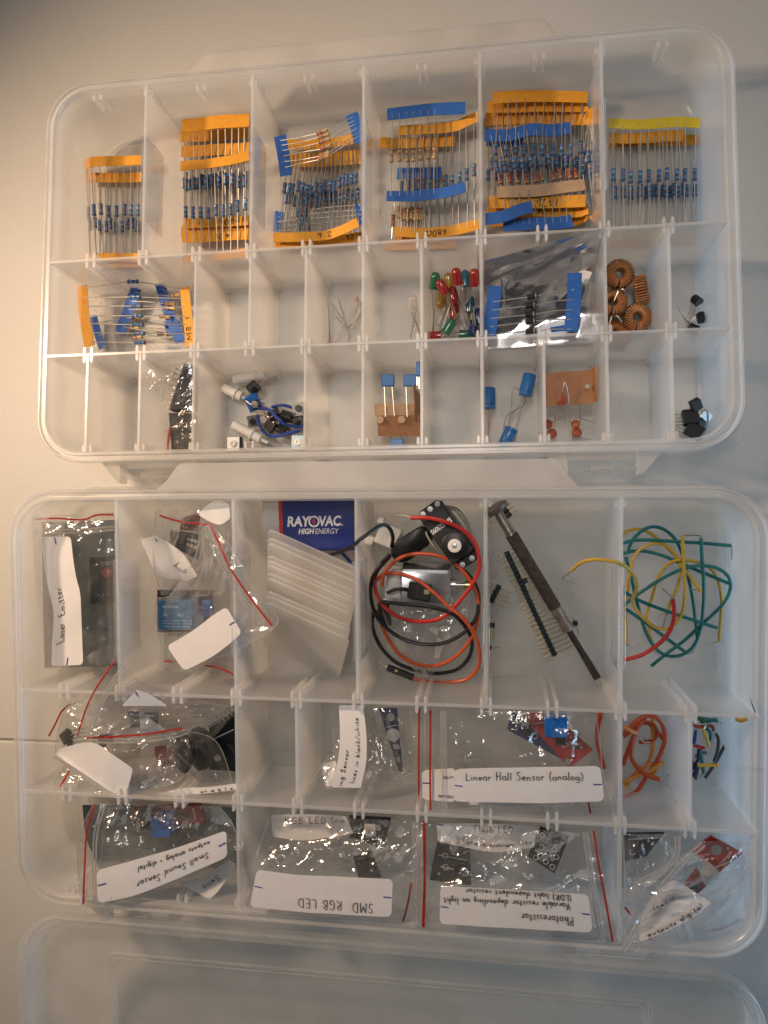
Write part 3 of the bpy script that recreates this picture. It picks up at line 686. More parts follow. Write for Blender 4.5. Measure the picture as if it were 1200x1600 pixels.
strip('A', 'brown taped strip of red brown resistors, fifth back compartment', [(764, 200, 5), (800, 199, 5), (890, 195, 5)], [(777, 301, 14), (830, 298, 15), (880, 292, 15), (914, 288, 14)], 10, 0.80, RR, kraft, kraft, 5.6, 6.0, jit=0.01)
strip('A', 'bent blue tape strip in the front left corner, fifth back compartment', [(760, 222, 6), (790, 222, 6), (820, 221, 6)], [(758, 342, 16), (785, 338, 17), (810, 328, 18), (832, 322, 18)], 6, 0.42, RB, bluet, bluet, 4.6, 6.2)
strip('A', 'orange strip of blue resistors standing along the right wall, fifth back compartment', [(917, 196, 15), (926, 186, 17), (932, 168, 18)], [(925, 345, 8), (932, 338, 9), (938, 330, 10)], 8, (0.42, 0.40), RB, orange, orange, 5.0, 5.0,
      bodies=[(910, 262, 12), (919, 245, 14), (912, 280, 10), (922, 272, 11), (925, 262, 13), (929, 255, 14), (932, 248, 15), (927, 231, 15)])
# kraft paper end lying in the front left corner of cell 5
# cell 6
strip('A', 'yellow taped strip of blue resistors, rightmost back compartment', [(951, 192, 10), (1000, 194, 10), (1050, 191, 10), (1094, 192, 10)], [(952, 368, 7), (1020, 366, 7), (1092, 362, 7)], 10, 0.47, RB, yellow, yellow, 5.2, 0.5, jit=0.01)
strip('A', 'upper orange strip of blue resistors, rightmost back compartment', [(953, 216, 7), (990, 216, 7), (1040, 212, 7), (1068, 212, 7)], [(954, 377, 4), (1020, 375, 4), (1080, 371, 4)], 9, 0.53, RB, orange, orange, 5.4, 0.5, jit=0.015)
strip('A', 'lower orange strip of blue resistors, rightmost back compartment', [(952, 223, 3), (1010, 220, 3), (1095, 217, 3)], [(953, 384, 2), (1020, 382, 2), (1094, 377, 2)], 11, 0.50, RB, orange, orange, 5.4, 0.5, jit=0.015)

# ================================================================== REAR BOX, middle row
c5 = crop(110, 420, 5.714)
strip('A', 'orange taped strip of seven blue resistors lying sideways in the left middle compartment', c5((100, 150, 18), (125, 420, 17), (172, 690, 16)), c5((1020, 165, 15), (1045, 430, 15), (1066, 695, 14)), 7, (0.44, 0.46), RB, orange, orange, 6.0, 5.2, u0=0.04, u1=0.93, jit=0.012,
      bodies=[c5((560, 115, 21))[0], c5((580, 252, 17))[0], c5((592, 333, 17))[0], c5((597, 418, 17))[0], c5((607, 500, 17))[0], c5((617, 577, 16))[0], c5((624, 658, 16))[0]],
      note=('1 5M', .50, .92, .3, .5))
strip('A', 'blue taped strip of tan resistors under the orange one, left middle compartment', c5((585, 170, 8), (515, 370, 7), (440, 570, 5)), c5((800, 130, 9), (880, 400, 7), (985, 655, 5)), 5, 0.65, RT, bluet, bluet, 6.6, 6.0, u0=0.1, u1=0.85,
      bodies=[c5((940, 238, 9))[0], c5((890, 312, 9))[0], c5((895, 352, 8))[0], c5((845, 428, 8))[0], c5((822, 580, 6))[0]])
strip('A', 'blue taped strip of tan resistors at the very bottom, left middle compartment', c5((205, 430, 6), (240, 570, 4), (285, 710, 3)), c5((860, 470, 3), (880, 530, 3), (890, 600, 3)), 3, 0.6, RT, bluet, bluet, 4.6, 4.0, u0=0.2,
      bodies=[c5((575, 440, 4))[0], c5((575, 530, 4))[0], c5((600, 615, 4))[0]])

def wires(root, F, paths, r, m, name='lead', holder=None, n=14, seg=6):
    g = G()
    for p in paths: g.tube(spline(PP(F, p), n), r, seg)
    return part(g, name, m, root, holder)
c8 = crop(480, 420, 5.4545)
def photocell(label, head, paths):
    o = P('A', *head); t = thing('photocell', label, 'photocell', 'A', o * [1, 1, 0], 'loose photocells')
    g = G(); g.lathe(o + [0, 0, -.8], o + [0.3, -.3, 1], [(0, 1.0), (.1, 1.4), (1.3, 1.5), (1.5, 1.2), (1.55, .3)], 14); part(g, 'head', ceram if False else mat('pinkish_ceramic', (0.50, 0.30, 0.24), 0.45), t)
    wires(t, 'A', [c8(*p) for p in paths], 0.26, lead); return t
photocell('tiny photocell with long crossed legs, head at the top, fifth middle compartment', c8((420, 255, 8))[0], [[(400, 262, 8), (320, 440, 5), (235, 612, 3)], [(432, 268, 8), (405, 420, 5), (360, 560, 3)]])
photocell('tiny photocell with its head hidden behind the front wall, two crossing legs, fifth middle compartment', c8((362, 640, 2))[0], [[(205, 285, 10), (330, 480, 5), (365, 630, 2)], [(270, 265, 10), (320, 440, 5), (375, 630, 2)]])
photocell('tiny photocell bent against the divider, fifth middle compartment', c8((462, 300, 6))[0], [[(438, 240, 9), (470, 340, 7), (420, 445, 4), (345, 500, 2), (350, 610, 2)], [(462, 310, 6), (400, 470, 4), (340, 495, 3), (240, 404, 7)]])
photocell('tiny photocell along the left wall with two upright legs, fifth middle compartment', c8((190, 640, 2))[0], [[(165, 230, 12), (185, 420, 8), (185, 630, 2)], [(182, 228, 12), (188, 420, 8), (195, 630, 2)], ])

def led(label, m, base, tip, legs, flange=True):
    """base and tip as (px, py, h); legs end points"""
    a, b = P('A', *base), P('A', *tip); d = unit(b - a); t = thing('led', label, 'LED', 'A', (a + b) / 2 * [1, 1, 0], 'loose coloured LEDs')
    g = G(); g.lathe(a, b, [(0, .2), (0, 2.6), (.2, 2.85), (.9, 2.85), (1.0, 2.5), (6.0, 2.5), (7.2, 2.25), (8.0, 1.6), (8.4, .7), (8.5, .1)], 18); part(g, 'lens', m, t)
    s, u, _ = basis(d); g = G()
    for k, l in enumerate(legs):
        q = P('A', *l); p = a + (u if abs(u[2]) < .7 else s) * (1.27 if k else -1.27)
        g.tube(spline([p + d * 2.0, p, p * .45 + q * .55 + [0.3, 0.2, 0], q], 9), 0.27, 5)
    part(g, 'lead', lead, t)
    g = G(); g.box(a + d * 2.4, (0.4, 1.8, 2.2), np.array([s, u, d]).T); part(g, 'die_cup', lead, t)
    return t
c6 = crop(640, 400, 3.75)
def L6(label, m, base, tip, legs): led(label, m, c6(base)[0], c6(tip)[0], c6(*legs))
L6('clear LED with two long legs, alone in its compartment', ledW, (20, 325, 14), (18, 245, 18), [(3, 480, 3), (62, 460, 3)])
L6('green LED standing at the left of the LED compartment', ledG, (143, 195, 16), (152, 110, 19), [(128, 470, 3), (140, 440, 3)])
L6('yellow LED at the back of the LED compartment', ledY, (230, 195, 8), (228, 105, 10), [(150, 440, 3), (165, 450, 3)])
L6('tilted red LED in front of the yellow one', ledR, (215, 225, 19), (170, 145, 21), [(290, 420, 7), (340, 455, 6)])
L6('bright red LED standing in the middle of the LED compartment', ledR, (285, 170, 21), (272, 92, 24), [(330, 400, 6), (365, 440, 6)])
L6('cyan LED between two red ones', ledB, (325, 180, 9), (327, 98, 10), [(352, 330, 4), (335, 440, 4)])
L6('red LED against the right divider with crossing legs', ledR, (385, 175, 20), (378, 85, 24), [(240, 400, 8), (270, 390, 8)])
L6('yellow LED lying low beneath the tilted red LED', ledY, (195, 215, 6), (180, 285, 6), [(200, 440, 3), (215, 445, 3)])
L6('dark red LED lying upside down in the middle of the heap', ledR, (250, 190, 9), (268, 300, 9), [(160, 290, 12), (190, 430, 4)])
L6('second dark red LED pointing to the front wall', ledR, (258, 290, 5), (266, 390, 5), [(240, 230, 10), (250, 225, 10)])
L6('green LED lying tilted at the front of the heap', ledG, (205, 455, 12), (248, 385, 13), [(160, 400, 5), (175, 470, 4)])
L6('green LED flat on the floor by the front wall', ledG, (290, 462, 4), (350, 462, 4), [(240, 470, 3), (245, 460, 3)])
L6('red LED in the front left corner of the LED compartment', ledR, (185, 468, 5), (125, 470, 5), [(215, 465, 3), (215, 470, 3)])
L6('dark blue LED beside the right divider', ledD, (372, 465, 6), (374, 385, 6), [(372, 300, 12), (380, 290, 12)])
L6('dark blue LED in the right corner of the LED compartment', ledD, (408, 400, 4), (405, 315, 5), [(395, 440, 2), (405, 445, 2)])
L6('cyan LED low on the right of the heap', ledB, (352, 330, 5), (354, 255, 6), [(350, 440, 2), (360, 440, 2)])

# silvery antistatic bag standing in the eighth compartment and leaning over the row wall
t = thing('antistatic_bag', 'crumpled silvery antistatic bag behind the diode strip', 'bag', 'A', P('A', 850, 515, 1) * [1, 1, 0] + [0, 0, 1])
rbag = rib_px('A', [(757, 408, 34), (757, 450, 9), (757, 500, 3), (758, 545, 2)], [(944, 357, 49), (944, 420, 19), (943, 480, 6), (943, 535, 4)])
part(film_geo(rbag, 5.5, 3, 80, 80, 1.6, 0.024, ang=0.5, fine=0.3), 'foil', antistat, t)
g = G(); rs = rib_px('A', c6((985, 70, 22), (1005, 150, 20)), c6((1070, 95, 22), (1040, 165, 20))); part(rs.solid(0.15, 6, 3), 'sticker', paper, t)
root, ra, rb = strip('A', 'blue taped strip of five black diodes lying on the silvery bag', c6((500, 175, 24), (485, 320, 21), (462, 470, 18)), c6((968, 100, 27), (962, 270, 23), (945, 440, 20)), 0, 0.5, RB, bluet, bluet, 6.8, 6.8, name='diode_strip', group='diode strips')
root['category'] = 'diodes'
for k, (bx, by, bh) in enumerate([(720, 237, 23), (710, 290, 22), (707, 343, 21), (710, 383, 20), (712, 440, 19)]):
    u = 0.3 + 0.15 * k if k else 0.3
    pa = ra.pt(0.31 + 0.165 * k, 0.5, -.2); pb = rb.pt(0.28 + 0.17 * k, .5, -.2); c = P('A', *c6((bx, by, bh))[0]); d = unit(pb - pa)
    g = G(); g.lathe(c - d * 2.6, c + d * 2.6, [(0, .3), (0, 1.25), (.2, 1.35), (1.2, 1.35), (5.0, 1.35), (5.2, 1.25), (5.2, .3)], 12); db = part(g, 'diode', blackm, root)
    g = G(); g.lathe(c + d * 1.2, c + d * 1.9, [(0, 1.36), (0, 1.38), (.7, 1.38), (.7, 1.36)], 12); part(g, 'band', mat('grey_band', (.35, .35, .35), .5), root, db)
    g = G(); g.tube(spline([pa, pa * .5 + c * .5, c - d * 2.5], 6), 0.32, 5); g.tube(spline([c + d * 2.5, pb * .5 + c * .5 + [0, .4, .3], pb], 6), 0.32, 5); part(g, 'lead', lead, root, db)
g = G(); r2 = rib_px('A', c6((825, 418, 15), (905, 405, 15)), c6((830, 448, 15), (910, 440, 15))); single(r2.solid(0.3, 8, 3, wave=.6), 'tape_scrap', bluet, 'A', P('A', 871, 513, 14), 'small blue scrap of tape at the front of the silvery bag', 'tape')

# toroid coils
def toroid(label, c, axis, r0=7.0, w=2.25, hh=3.0, n=30, ends=True):
    c = P('A', *c); t = thing('toroid_coil', label, 'inductor', 'A', c * [1, 1, 0], 'copper wound toroid coils')
    s, u, d = basis(V3(axis)); Rm = r0 - w; g = G(); N = 110; L = []
    for i in range(n * 4 + 1):
        pass
    core = G(); LL = []
    for i in range(40):
        a = 2 * math.pi * i / 40; e = math.cos(a) * s + math.sin(a) * u
        LL.append([c + e * (Rm + (w - .45) * x) + d * (hh - .45) * y for x, y in ((-1, -.8), (-.8, -1), (.8, -1), (1, -.8), (1, .8), (.8, 1), (-.8, 1), (-1, .8))])
    LL.append(LL[0]); core.grid(LL, 0, closed=True)
    part(core, 'core', mat('dark_ferrite', (0.10, 0.05, 0.025), 0.6), t)
    pts = []
    for i in range(n * 12 + 1):
        q = i / 12.0; a = 2 * math.pi * (q / n) * 0.97; b = 2 * math.pi * (i % 12) / 12
        cb, sb = math.cos(b), math.sin(b); x = math.copysign(abs(cb) ** .45, cb); y = math.copysign(abs(sb) ** .45, sb)
        e = math.cos(a) * s + math.sin(a) * u; pts.append(c + e * (Rm + w * x) + d * hh * y)
    g.tube(pts, 0.47, 6); wd = part(g, 'winding', copper, t)
    if ends:
        g = G(); k = c + s * r0 * .9
        g.tube(spline([pts[0], c + s * (r0 + 1) + u * 2 + d * hh * .6, c + s * (r0 + 4) + u * 4 + d * 1], 8), .4, 5); g.tube(spline([pts[-1], c + s * (r0 + 1.5) - u * 1 + d * hh * .8, c + s * (r0 + 6) - u * 2.5 + d * .5], 8), .4, 5)
        part(g, 'lead', lead, t, wd)
    return t
toroid('copper toroid at the back left of the coil compartment', (967, 429, 12), (.15, -.1, 1))
toroid('copper toroid flat against the left divider, middle of the coil compartment', (957, 474, 10), (-.05, .15, 1), ends=True)
toroid('copper toroid flat at the front right of the coil compartment', (995, 497, 7), (.05, -.1, 1), ends=False)
toroid('copper toroid standing on edge at the right of the coil compartment', (1002, 453, 9), (1, .15, .25), ends=False)
toroid('copper toroid half hidden at the front left corner of the coil compartment', (962, 523, 5), (.1, .3, 1), ends=False)
# transistors
def transistor(label, c, ang, legs, tilt=0.3):
    c = P('A', *c); t = thing('transistor', label, 'transistor', 'A', c * [1, 1, 0], 'black three legged transistors')
    R = np.array(Matrix.Rotation(ang, 3, 'Z') @ Matrix.Rotation(tilt, 3, 'X'))
    g = G(); out = [(2.3 * math.cos(math.radians(a)), 2.3 * math.sin(math.radians(a))) for a in range(-35, 216, 25)]
    g.prism(out, -2.3, 2.3, bev=.2); g.v = [tuple(c + R @ V3(p)) for p in g.v]; part(g, 'body', black, t)
    g = G()
    for k, x in enumerate((-1.27, 0, 1.27)):
        a = c + R @ V3((x, 0, -2.2)); q = P('A', *legs[k]); g.tube(spline([a, a * .5 + q * .5 + [.3, 0, 0], q], 7), .24, 5)
    part(g, 'lead', lead, t); return t
transistor('black transistor furthest back in the rightmost middle compartment', (1089, 470, 8), .5, [(1075, 492, 3), (1078, 500, 3), (1084, 498, 3)], .9)
transistor('black transistor in the middle of the rightmost middle compartment', (1096, 497, 6), .1, [(1072, 508, 2), (1074, 512, 2), (1080, 514, 2)], 1.2)
transistor('black transistor half hidden by the front wall, rightmost middle compartment', (1084, 514, 4), .9, [(1058, 478, 9), (1064, 490, 7), (1068, 498, 6)], 1.2)

# ================================================================== REAR BOX, front row
# bag with pin sockets
c7 = crop(240, 560, 10)
def socket(label, q, h, npin, side, pinlen):
    pts = PP('A', [p + (h,) for p in q]); o = sum(pts) / 4; t = thing('pin_socket', label, 'connector', 'A', o * [1, 1, 0] + [0, 0, h - 8], 'black pin sockets')
    g = G(); L0 = [p - [0, 0, 8.0] for p in pts]; L1 = [p for p in pts]
    ar = np.cross(pts[1] - pts[0], pts[2] - pts[0])[2]
    if ar < 0: L0, L1 = L0[::-1], L1[::-1]
    g.loops([L0, L1]); part(g, 'housing', blackm, t)
    a, b = (pts[0], pts[3]) if side == 'L' else (pts[1], pts[2]); out = unit(pts[0] - pts[1]) if side == 'L' else unit(pts[1] - pts[0])
    g = G()
    for i in range(npin):
        p = a + (b - a) * (i + .5) / npin - [0, 0, 2.5]; g.box(p + out * pinlen / 2, (pinlen, .6, .4), np.array([out, unit(np.cross([0, 0, 1], out)), [0, 0, 1]]).T)
    part(g, 'pin', mat('dull_tin_pin', (.30, .28, .26), .4, .6), t); return t, pts
s1, _ = socket('black pin socket with a comb of pins, slanting at the back of the small bag', [c7((480, 72))[0], c7((612, 112))[0], c7((600, 780))[0], c7((238, 800))[0]], 20, 10, 'L', 5.0)
s2, pts = socket('black pin socket upright at the front of the small bag of the rear box', [c7((236, 850))[0], c7((592, 860))[0], c7((600, 1480))[0], c7((285, 1485))[0]], 16, 0, 'L', 4)
g = G()
for yy in (880, 950, 1015, 1120, 1185, 1250):
    p = P('A', *c7((458, yy, 16.3))[0]); g.lathe(p, p + [0, 0, .6], [(0, .45), (.5, .45), (.6, .2)], 8)
part(g, 'pin', solder, s2)
def red_line(root, F, pts, w=1.3, mtl=None, name='red_line'):
    r = rib_line(F, PP(F, pts), w, 24); return part(r.solid(0.25, 22, 2), name, mtl or redzip, root)
def zip_ridges(root, F, pts, off, n=2, gap=1.5, r=0.5):
    g = G(); c = spline(PP(F, pts), 24)
    for k in range(n):
        L = []
        for i in range(24):
            d = unit(c[min(i + 1, 23)] - c[max(i - 1, 0)]); s = unit(np.cross([0, 0, 1.0], d)); L.append(c[i] + s * (off + gap * k))
        g.tube(L, r, 6)
    return part(g, 'zip', zipm, root)
t = thing('zip_bag', 'small clear bag holding two black pin sockets, third front compartment of the rear box', 'bag', 'A', P('A', 262, 650, 3) * [1, 1, 0] + [0, 0, 3], 'clear zip bags')
rbg = rib_px('A', [(228, 575, 30), (226, 620, 27), (222, 680, 20), (221, 708, 14)], [(300, 566, 26), (301, 610, 25), (300, 655, 24), (262, 668, 22)])
part(film_geo(rbg, 2.2, 8, 50, 44, 5.0, 0.07, ang=.8), 'film', filmthin, t)
rbg = rib_px('A', [(264, 668, 16), (258, 690, 14), (256, 711, 12)], [(306, 655, 18), (306, 690, 18), (306, 709, 17)])
part(film_geo(rbg, .7, 9, 24, 24, 1.0, 0.06), 'film', filmthin, t)
red_line(t, 'A', c7((262, 1075, 17), (235, 1250, 15), (195, 1510, 13)), 1.4)

# tact switches, trimmers, blue wires
c9 = crop(340, 560, 7.5)
def shaft(label, p, q, h):
    a, b = P('A', *c9(p + (h,))[0]), P('A', *c9(q + (h,))[0]); d = unit(b - a); Ln = np.linalg.norm(b - a)
    t = thing('knob_shaft', label, 'knob shaft', 'A', (a + b) / 2 * [1, 1, 0] + [0, 0, h - 3], 'white plastic knob shafts')
    g = G(); g.lathe(a, b, [(0, .2), (0, 2.2), (.4, 2.5), (.52 * Ln, 2.6), (.52 * Ln, 3.2), (.53 * Ln, 3.5), (.58 * Ln, 3.5), (.59 * Ln, 2.7), (.8 * Ln, 2.6), (.81 * Ln, 1.9), (.82 * Ln, 1.1), (.985 * Ln, 1.0), (Ln, .8), (Ln, .1)], 20); part(g, 'rod', white, t)
    return t
shaft('white plastic knob shaft lying furthest back beside the black switches', (190, 255), (655, 190), 8)
shaft('white plastic knob shaft behind the blue trimmer', (65, 345), (340, 475), 8)
shaft('white plastic knob shaft nearest the front wall', (180, 775), (590, 990), 8)
def rotm(az, tilt=0.0, roll=0.0): return np.array(Matrix.Rotation(az, 3, 'Z') @ Matrix.Rotation(tilt, 3, 'X') @ Matrix.Rotation(roll, 3, 'Y'))
def switch(label, c, az, tilt, roll=0.0, s=6.0):
    c = P('A', *c9(c)[0]); R = rotm(az, tilt, roll); t = thing('tact_switch', label, 'switch', 'A', c * [1, 1, 0], 'black push button switches')
    g = G(); g.box(c, (s, s, 3.4), R, bev=.25); part(g, 'body', black, t)
    g = G(); g.box(c + R @ V3((0, 0, 1.85)), (s * .94, s * .94, .3), R); part(g, 'cover', mat('dull_steel', (.22, .22, .22), .4, .8), t)
    g = G(); g.lathe(c + R @ V3((0, 0, 1.9)), c + R @ V3((0, 0, 3.5)), [(0, 1.7), (1.4, 1.65), (1.6, 1.4), (1.6, .1)], 14); part(g, 'button', black, t)
    g = G()
    for sx in (-1, 1):
        for sy in (-1, 1):
            a = c + R @ V3((sx * s / 2, sy * 2.2, -.6)); g.tube([a, a + R @ V3((sx * .9, 0, -.4)), a + R @ V3((sx * 1.1, 0, -3.2))], .33, 5)
    part(g, 'leg', lead, t); return t
switch('black push button tipped up behind the blue trimmer', (420, 345, 11), .7, .9)
switch('black push button under the blue wire bend, left of the switch heap', (425, 735, 7), .1, .3)
switch('black push button at the top of the switch heap', (665, 660, 12), .5, 2.4)
switch('black push button lying on its side at the right of the switch heap', (815, 680, 9), -.3, 1.2)
switch('black push button upside down in the middle of the switch heap', (620, 790, 9), .8, 3.0, .3)
switch('black push button turned legs up, lower right of the switch heap', (770, 820, 8), -.5, 2.7)
switch('black push button half hidden by the right divider', (950, 740, 6), .2, .5)
switch('black push button lying flat at the front beside the silver trimmer', (375, 1050, 6), .15, 1.4)
def trimmer(label, c, az, h, topm, s=7.0):
    c = P('A', *c9(c + (h,))[0]); R = rotm(az); t = thing('trimmer', label, 'trimmer', 'A', c * [1, 1, 0], 'small trimmer potentiometers')
    g = G(); g.box(c + [0, 0, -2.2], (s + .6, s + 1, 4), R, bev=.3); part(g, 'body', black, t)
    g = G(); g.box(c + [0, 0, .05], (s, s + .6, .5), R, bev=.5); part(g, 'cover', topm, t)
    g = G(); g.lathe(c + [0, 0, .3], c + [0, 0, 2], [(0, 1.8), (.9, 1.8), (1.0, 1.6), (1.0, .8), (.3, .7), (.3, .1)], 18); part(g, 'dial', white, t)
    return t
trimmer('silver topped trimmer in the front left corner of the switch compartment', (185, 1000), 0.0, 10, steel)
trimmer('trimmer with a white dial on a pale blue top beside the right divider', (940, 985), -.05, 12, mat('pale_blue_top', (.42, .55, .62), .35, .3))
c = P('A', *c9((420, 515, 11))[0]); R = rotm(.35, .5)
t = thing('trimmer', 'blue trimmer with a grey dial soldered to blue wires', 'trimmer', 'A', c * [1, 1, 0], 'small trimmer potentiometers')
g = G(); g.box(c, (7, 8.5, 4.6), R, bev=.3); part(g, 'body', bluep, t)
g = G(); g.box(c + R @ V3((.8, -1, 2.4)), (4.8, 5, .5), R, bev=.2); part(g, 'cover', blackm, t)
g = G(); a = c + R @ V3((.8, -.6, 2.6)); g.lathe(a, a + R @ V3((0, 0, 1)), [(0, 1.9), (.7, 1.9), (.9, 1.6), (.9, .1)], 16); part(g, 'dial', mat('grey_dial', (.42, .42, .40), .4), t)
wires(t, 'A', [c9((500, 500, 9), (570, 515, 8), (640, 565, 7)), c9((330, 495, 15), (400, 545, 15), (490, 585, 12)), c9((380, 630, 8), (450, 665, 8))], .42, lead)
for k, (p, lab) in enumerate([(c9((640, 567, 8), (780, 550, 9), (930, 600, 7)), 'upper blue wire between the blue trimmer and the grey switch'), (c9((490, 585, 13), (610, 605, 14), (690, 690, 16), (790, 775, 14), (900, 795, 9), (1010, 800, 7)), 'middle blue wire crossing over the black switches'), (c9((455, 665, 9), (485, 770, 9), (560, 880, 9), (680, 915, 10), (820, 880, 12), (960, 845, 10)), 'lower blue wire looping below the black switches')]):
    g = G(); g.tube(spline(PP('A', p), 26), .85, 8); single(g, 'wire', wblu, 'A', P('A', *p[0]), lab, 'wire', 'blue wires in the switch compartment')
c = P('A', *c9((960, 595, 9))[0]); t = thing('tact_switch', 'grey push button with four dark corners at the end of the upper blue wire', 'switch', 'A', c * [1, 1, 0])
g = G(); g.box(c, (7, 7, 3.4), rotm(.1, .2), bev=.3); part(g, 'body', mat('grey_switch', (.32, .35, .36), .4), t)
g = G()
for sx in (-1, 1):
    for sy in (-1, 1): a = c + V3((sx * 2.6, sy * 2.6, 1.7)); g.lathe(a, a + [0, 0, .4], [(0, .55), (.3, .55), (.4, .2)], 8)
g.lathe(c + [0, 0, 1.7], c + [0, 0, 3.2], [(0, 1.8), (1.4, 1.7), (1.5, .1)], 14); part(g, 'button', black, t)

# box capacitors on brown card tape
cA = crop(570, 560, 3.158)
t = thing('capacitor_tape', 'brown card tape carrying blue box capacitors, seventh front compartment', 'capacitors', 'A', P('A', 620, 650, 4) * [1, 1, 0] + [0, 0, 4])
r1 = rib_px('A', cA((45, 225, 22), (240, 222, 22)), cA((50, 282, 20), (243, 280, 20))); part(r1.solid(.3, 10, 3, wave=.4), 'tape', kraft, t)
r2 = rib_px('A', cA((60, 282, 20), (272, 280, 20)), cA((66, 384, 14), (275, 382, 14))); rt = part(r2.solid(.35, 14, 6, wave=.4), 'card', brownp, t)
g = G()
for x, y in ((75, 303), (181, 302)):
    p = P('A', *cA((x, y, 20.6))[0]); g.lathe(p, p + [0, 0, .15], [(0, 1.9), (.12, 1.9), (.14, .1)], 18)
part(g, 'sprocket_hole', kraft, t, rt)
r3 = rib_px('A', cA((238, 130, 26), (245, 220, 26), (243, 300, 24)), cA((275, 180, 12), (275, 260, 12), (275, 330, 12))); part(r3.solid(.35, 10, 4), 'card', brownp, t, label='brown card turned on edge beside the divider')
def boxcap(x0, x1, y0, y1, h, legs):
    a, b, d = P('A', *cA((x0, y0, h))[0]), P('A', *cA((x1, y0, h))[0]), P('A', *cA((x0, y1, h))[0]); ex, ey = b - a, a - d
    g = G(); c = (a + b) / 2 - ey / 2; R = np.array([unit(ex), unit(np.cross([0, 0, 1], unit(ex))), [0, 0, 1]]).T
    g.box(c - [0, 0, 1.4], (np.linalg.norm(ex), np.linalg.norm(ey), 2.8), R, bev=.35); o = part(g, 'capacitor', bluecap, t)
    g = G()
    for l in legs: g.tube(spline(PP('A', cA(*l)), 6), .32, 5)
    part(g, 'lead', lead, t, o)
boxcap(80, 145, 78, 135, 24, [[(97, 135, 22.5), (103, 288, 21.5)], [(135, 135, 22.5), (147, 285, 21.5)]])
boxcap(190, 254, 78, 135, 24, [[(204, 135, 22.5), (210, 288, 21.5)], [(240, 135, 22.5), (252, 150, 22)]])
boxcap(252, 274, 15, 85, 26, [[(258, 85, 24), (258, 135, 24)], [(268, 85, 24), (270, 150, 24)]])
boxcap(125, 190, 396, 455, 12, [[(133, 396, 11), (128, 380, 13.5)], [(182, 396, 11), (178, 380, 13.5)]])
# electrolytic capacitors
def ecap(label, base, top, r, legs):
    a, b = P('A', *cA(base)[0]), P('A', *cA(top)[0]); L = np.linalg.norm(b - a)
    t = thing('electrolytic_capacitor', label, 'capacitor', 'A', (a + b) / 2 * [1, 1, 0] + [0, 0, min(a[2], b[2]) - r], 'blue can capacitors')
    g = G(); g.lathe(a, b, [(0, .3), (0, r * .85), (.25, r), (1.4, r), (1.7, r * .9), (2.2, r * .9), (2.5, r), (L - .6, r), (L - .2, r * .93), (L, r * .8), (L, .1)], 22); part(g, 'can', bluecap, t)
    g = G(); s, u, d = basis(b - a)
    for k, l in enumerate(legs):
        p = a + s * (.9 if k else -.9); pts = [p] + PP('A', cA(*l)); g.tube(spline(pts, 14), .27, 5)
    part(g, 'lead', lead, t); return t
ecap('upright blue capacitor touching the left divider, eighth and ninth front compartments', (612, 250, 8), (612, 145, 8), 3.4, [[(610, 300, 6), (605, 360, 4), (590, 405, 3)], [(618, 300, 6), (608, 370, 3), (632, 438, 2)]])
ecap('tilted blue capacitor furthest back with its legs curving down', (790, 186, 12), (815, 78, 12), 3.4, [[(735, 150, 10), (715, 300, 5)], [(790, 230, 9), (700, 285, 6), (685, 350, 4)]])
ecap('tilted blue capacitor lying near the front wall', (726, 345, 7), (682, 442, 7), 3.4, [[(715, 300, 6), (745, 255, 7), (775, 220, 9)], [(745, 340, 6), (770, 260, 7), (797, 195, 10)]])
# ceramic discs on a bent card
cB = crop(840, 555, 10.667)
t = thing('capacitor_tape', 'bent brown card tape with ceramic disc capacitors, tenth front compartment', 'capacitors', 'A', P('A', 890, 610, 4) * [1, 1, 0] + [0, 0, 4])
r1 = rib_px('A', cB((125, 300, 24), (500, 270, 22), (850, 240, 23), (1000, 155, 29)), cB((125, 860, 22), (500, 825, 20), (850, 810, 21), (1005, 745, 26)))
card = part(r1.solid(.35, 26, 8, wave=.3), 'card', brownp, t)
p = P('A', *cB((830, 520, 25.6))[0]); g = G(); g.lathe(p, p + [0, 0, .15], [(0, 1.2), (.1, 1.2), (.12, .1)], 14); part(g, 'sprocket_hole', mat('pale_grey_hole', (.45, .43, .40), .6), t, card)
def disc(c, r, tilt, legs, name='disc'):
    p = P('A', *cB(c)[0]); n = unit(V3(tilt)); g = G(); g.lathe(p - n * 1.1, p + n * 1.1, [(0, .3), (0, r * .7), (.35, r * .95), (1.1, r), (1.85, r * .95), (2.2, r * .7), (2.2, .1)], 18); o = part(g, 'ceramic_disc', ceram, t)
    g = G()
    for l in legs: g.tube(spline(PP('A', cB(*l)), 12), .28, 5)
    part(g, 'lead', lead, t, o)
disc((240, 1310, 8), 2.5, (.1, .1, 1), [[(270, 1225, 9), (220, 1160, 10), (300, 1060, 14), (300, 850, 20)], [(280, 1230, 9), (300, 1110, 9), (400, 1045, 9), (560, 1035, 9), (740, 1060, 8), (940, 1130, 6)]])
disc((175, 1150, 12), 2.4, (.6, .2, 1), [[(180, 1060, 13), (250, 1100, 13)]])
disc((655, 1290, 9), 2.6, (.3, .2, 1), [[(590, 1160, 10), (540, 1090, 12), (545, 900, 16), (430, 640, 25), (450, 450, 27)], [(670, 1170, 10), (715, 1080, 13), (712, 820, 21)]])
disc((630, 1150, 10), 2.2, (-.5, .2, 1), [[(590, 1320, 6), (600, 1390, 4), (740, 1450, 2)], [(700, 1370, 4), (880, 1410, 3)]])
disc((400, 750, 26), 2.6, (.2, -.2, 1), [[(450, 760, 25), (520, 800, 22), (490, 560, 26), (450, 440, 28)], [(440, 880, 14), (465, 1090, 8)]])
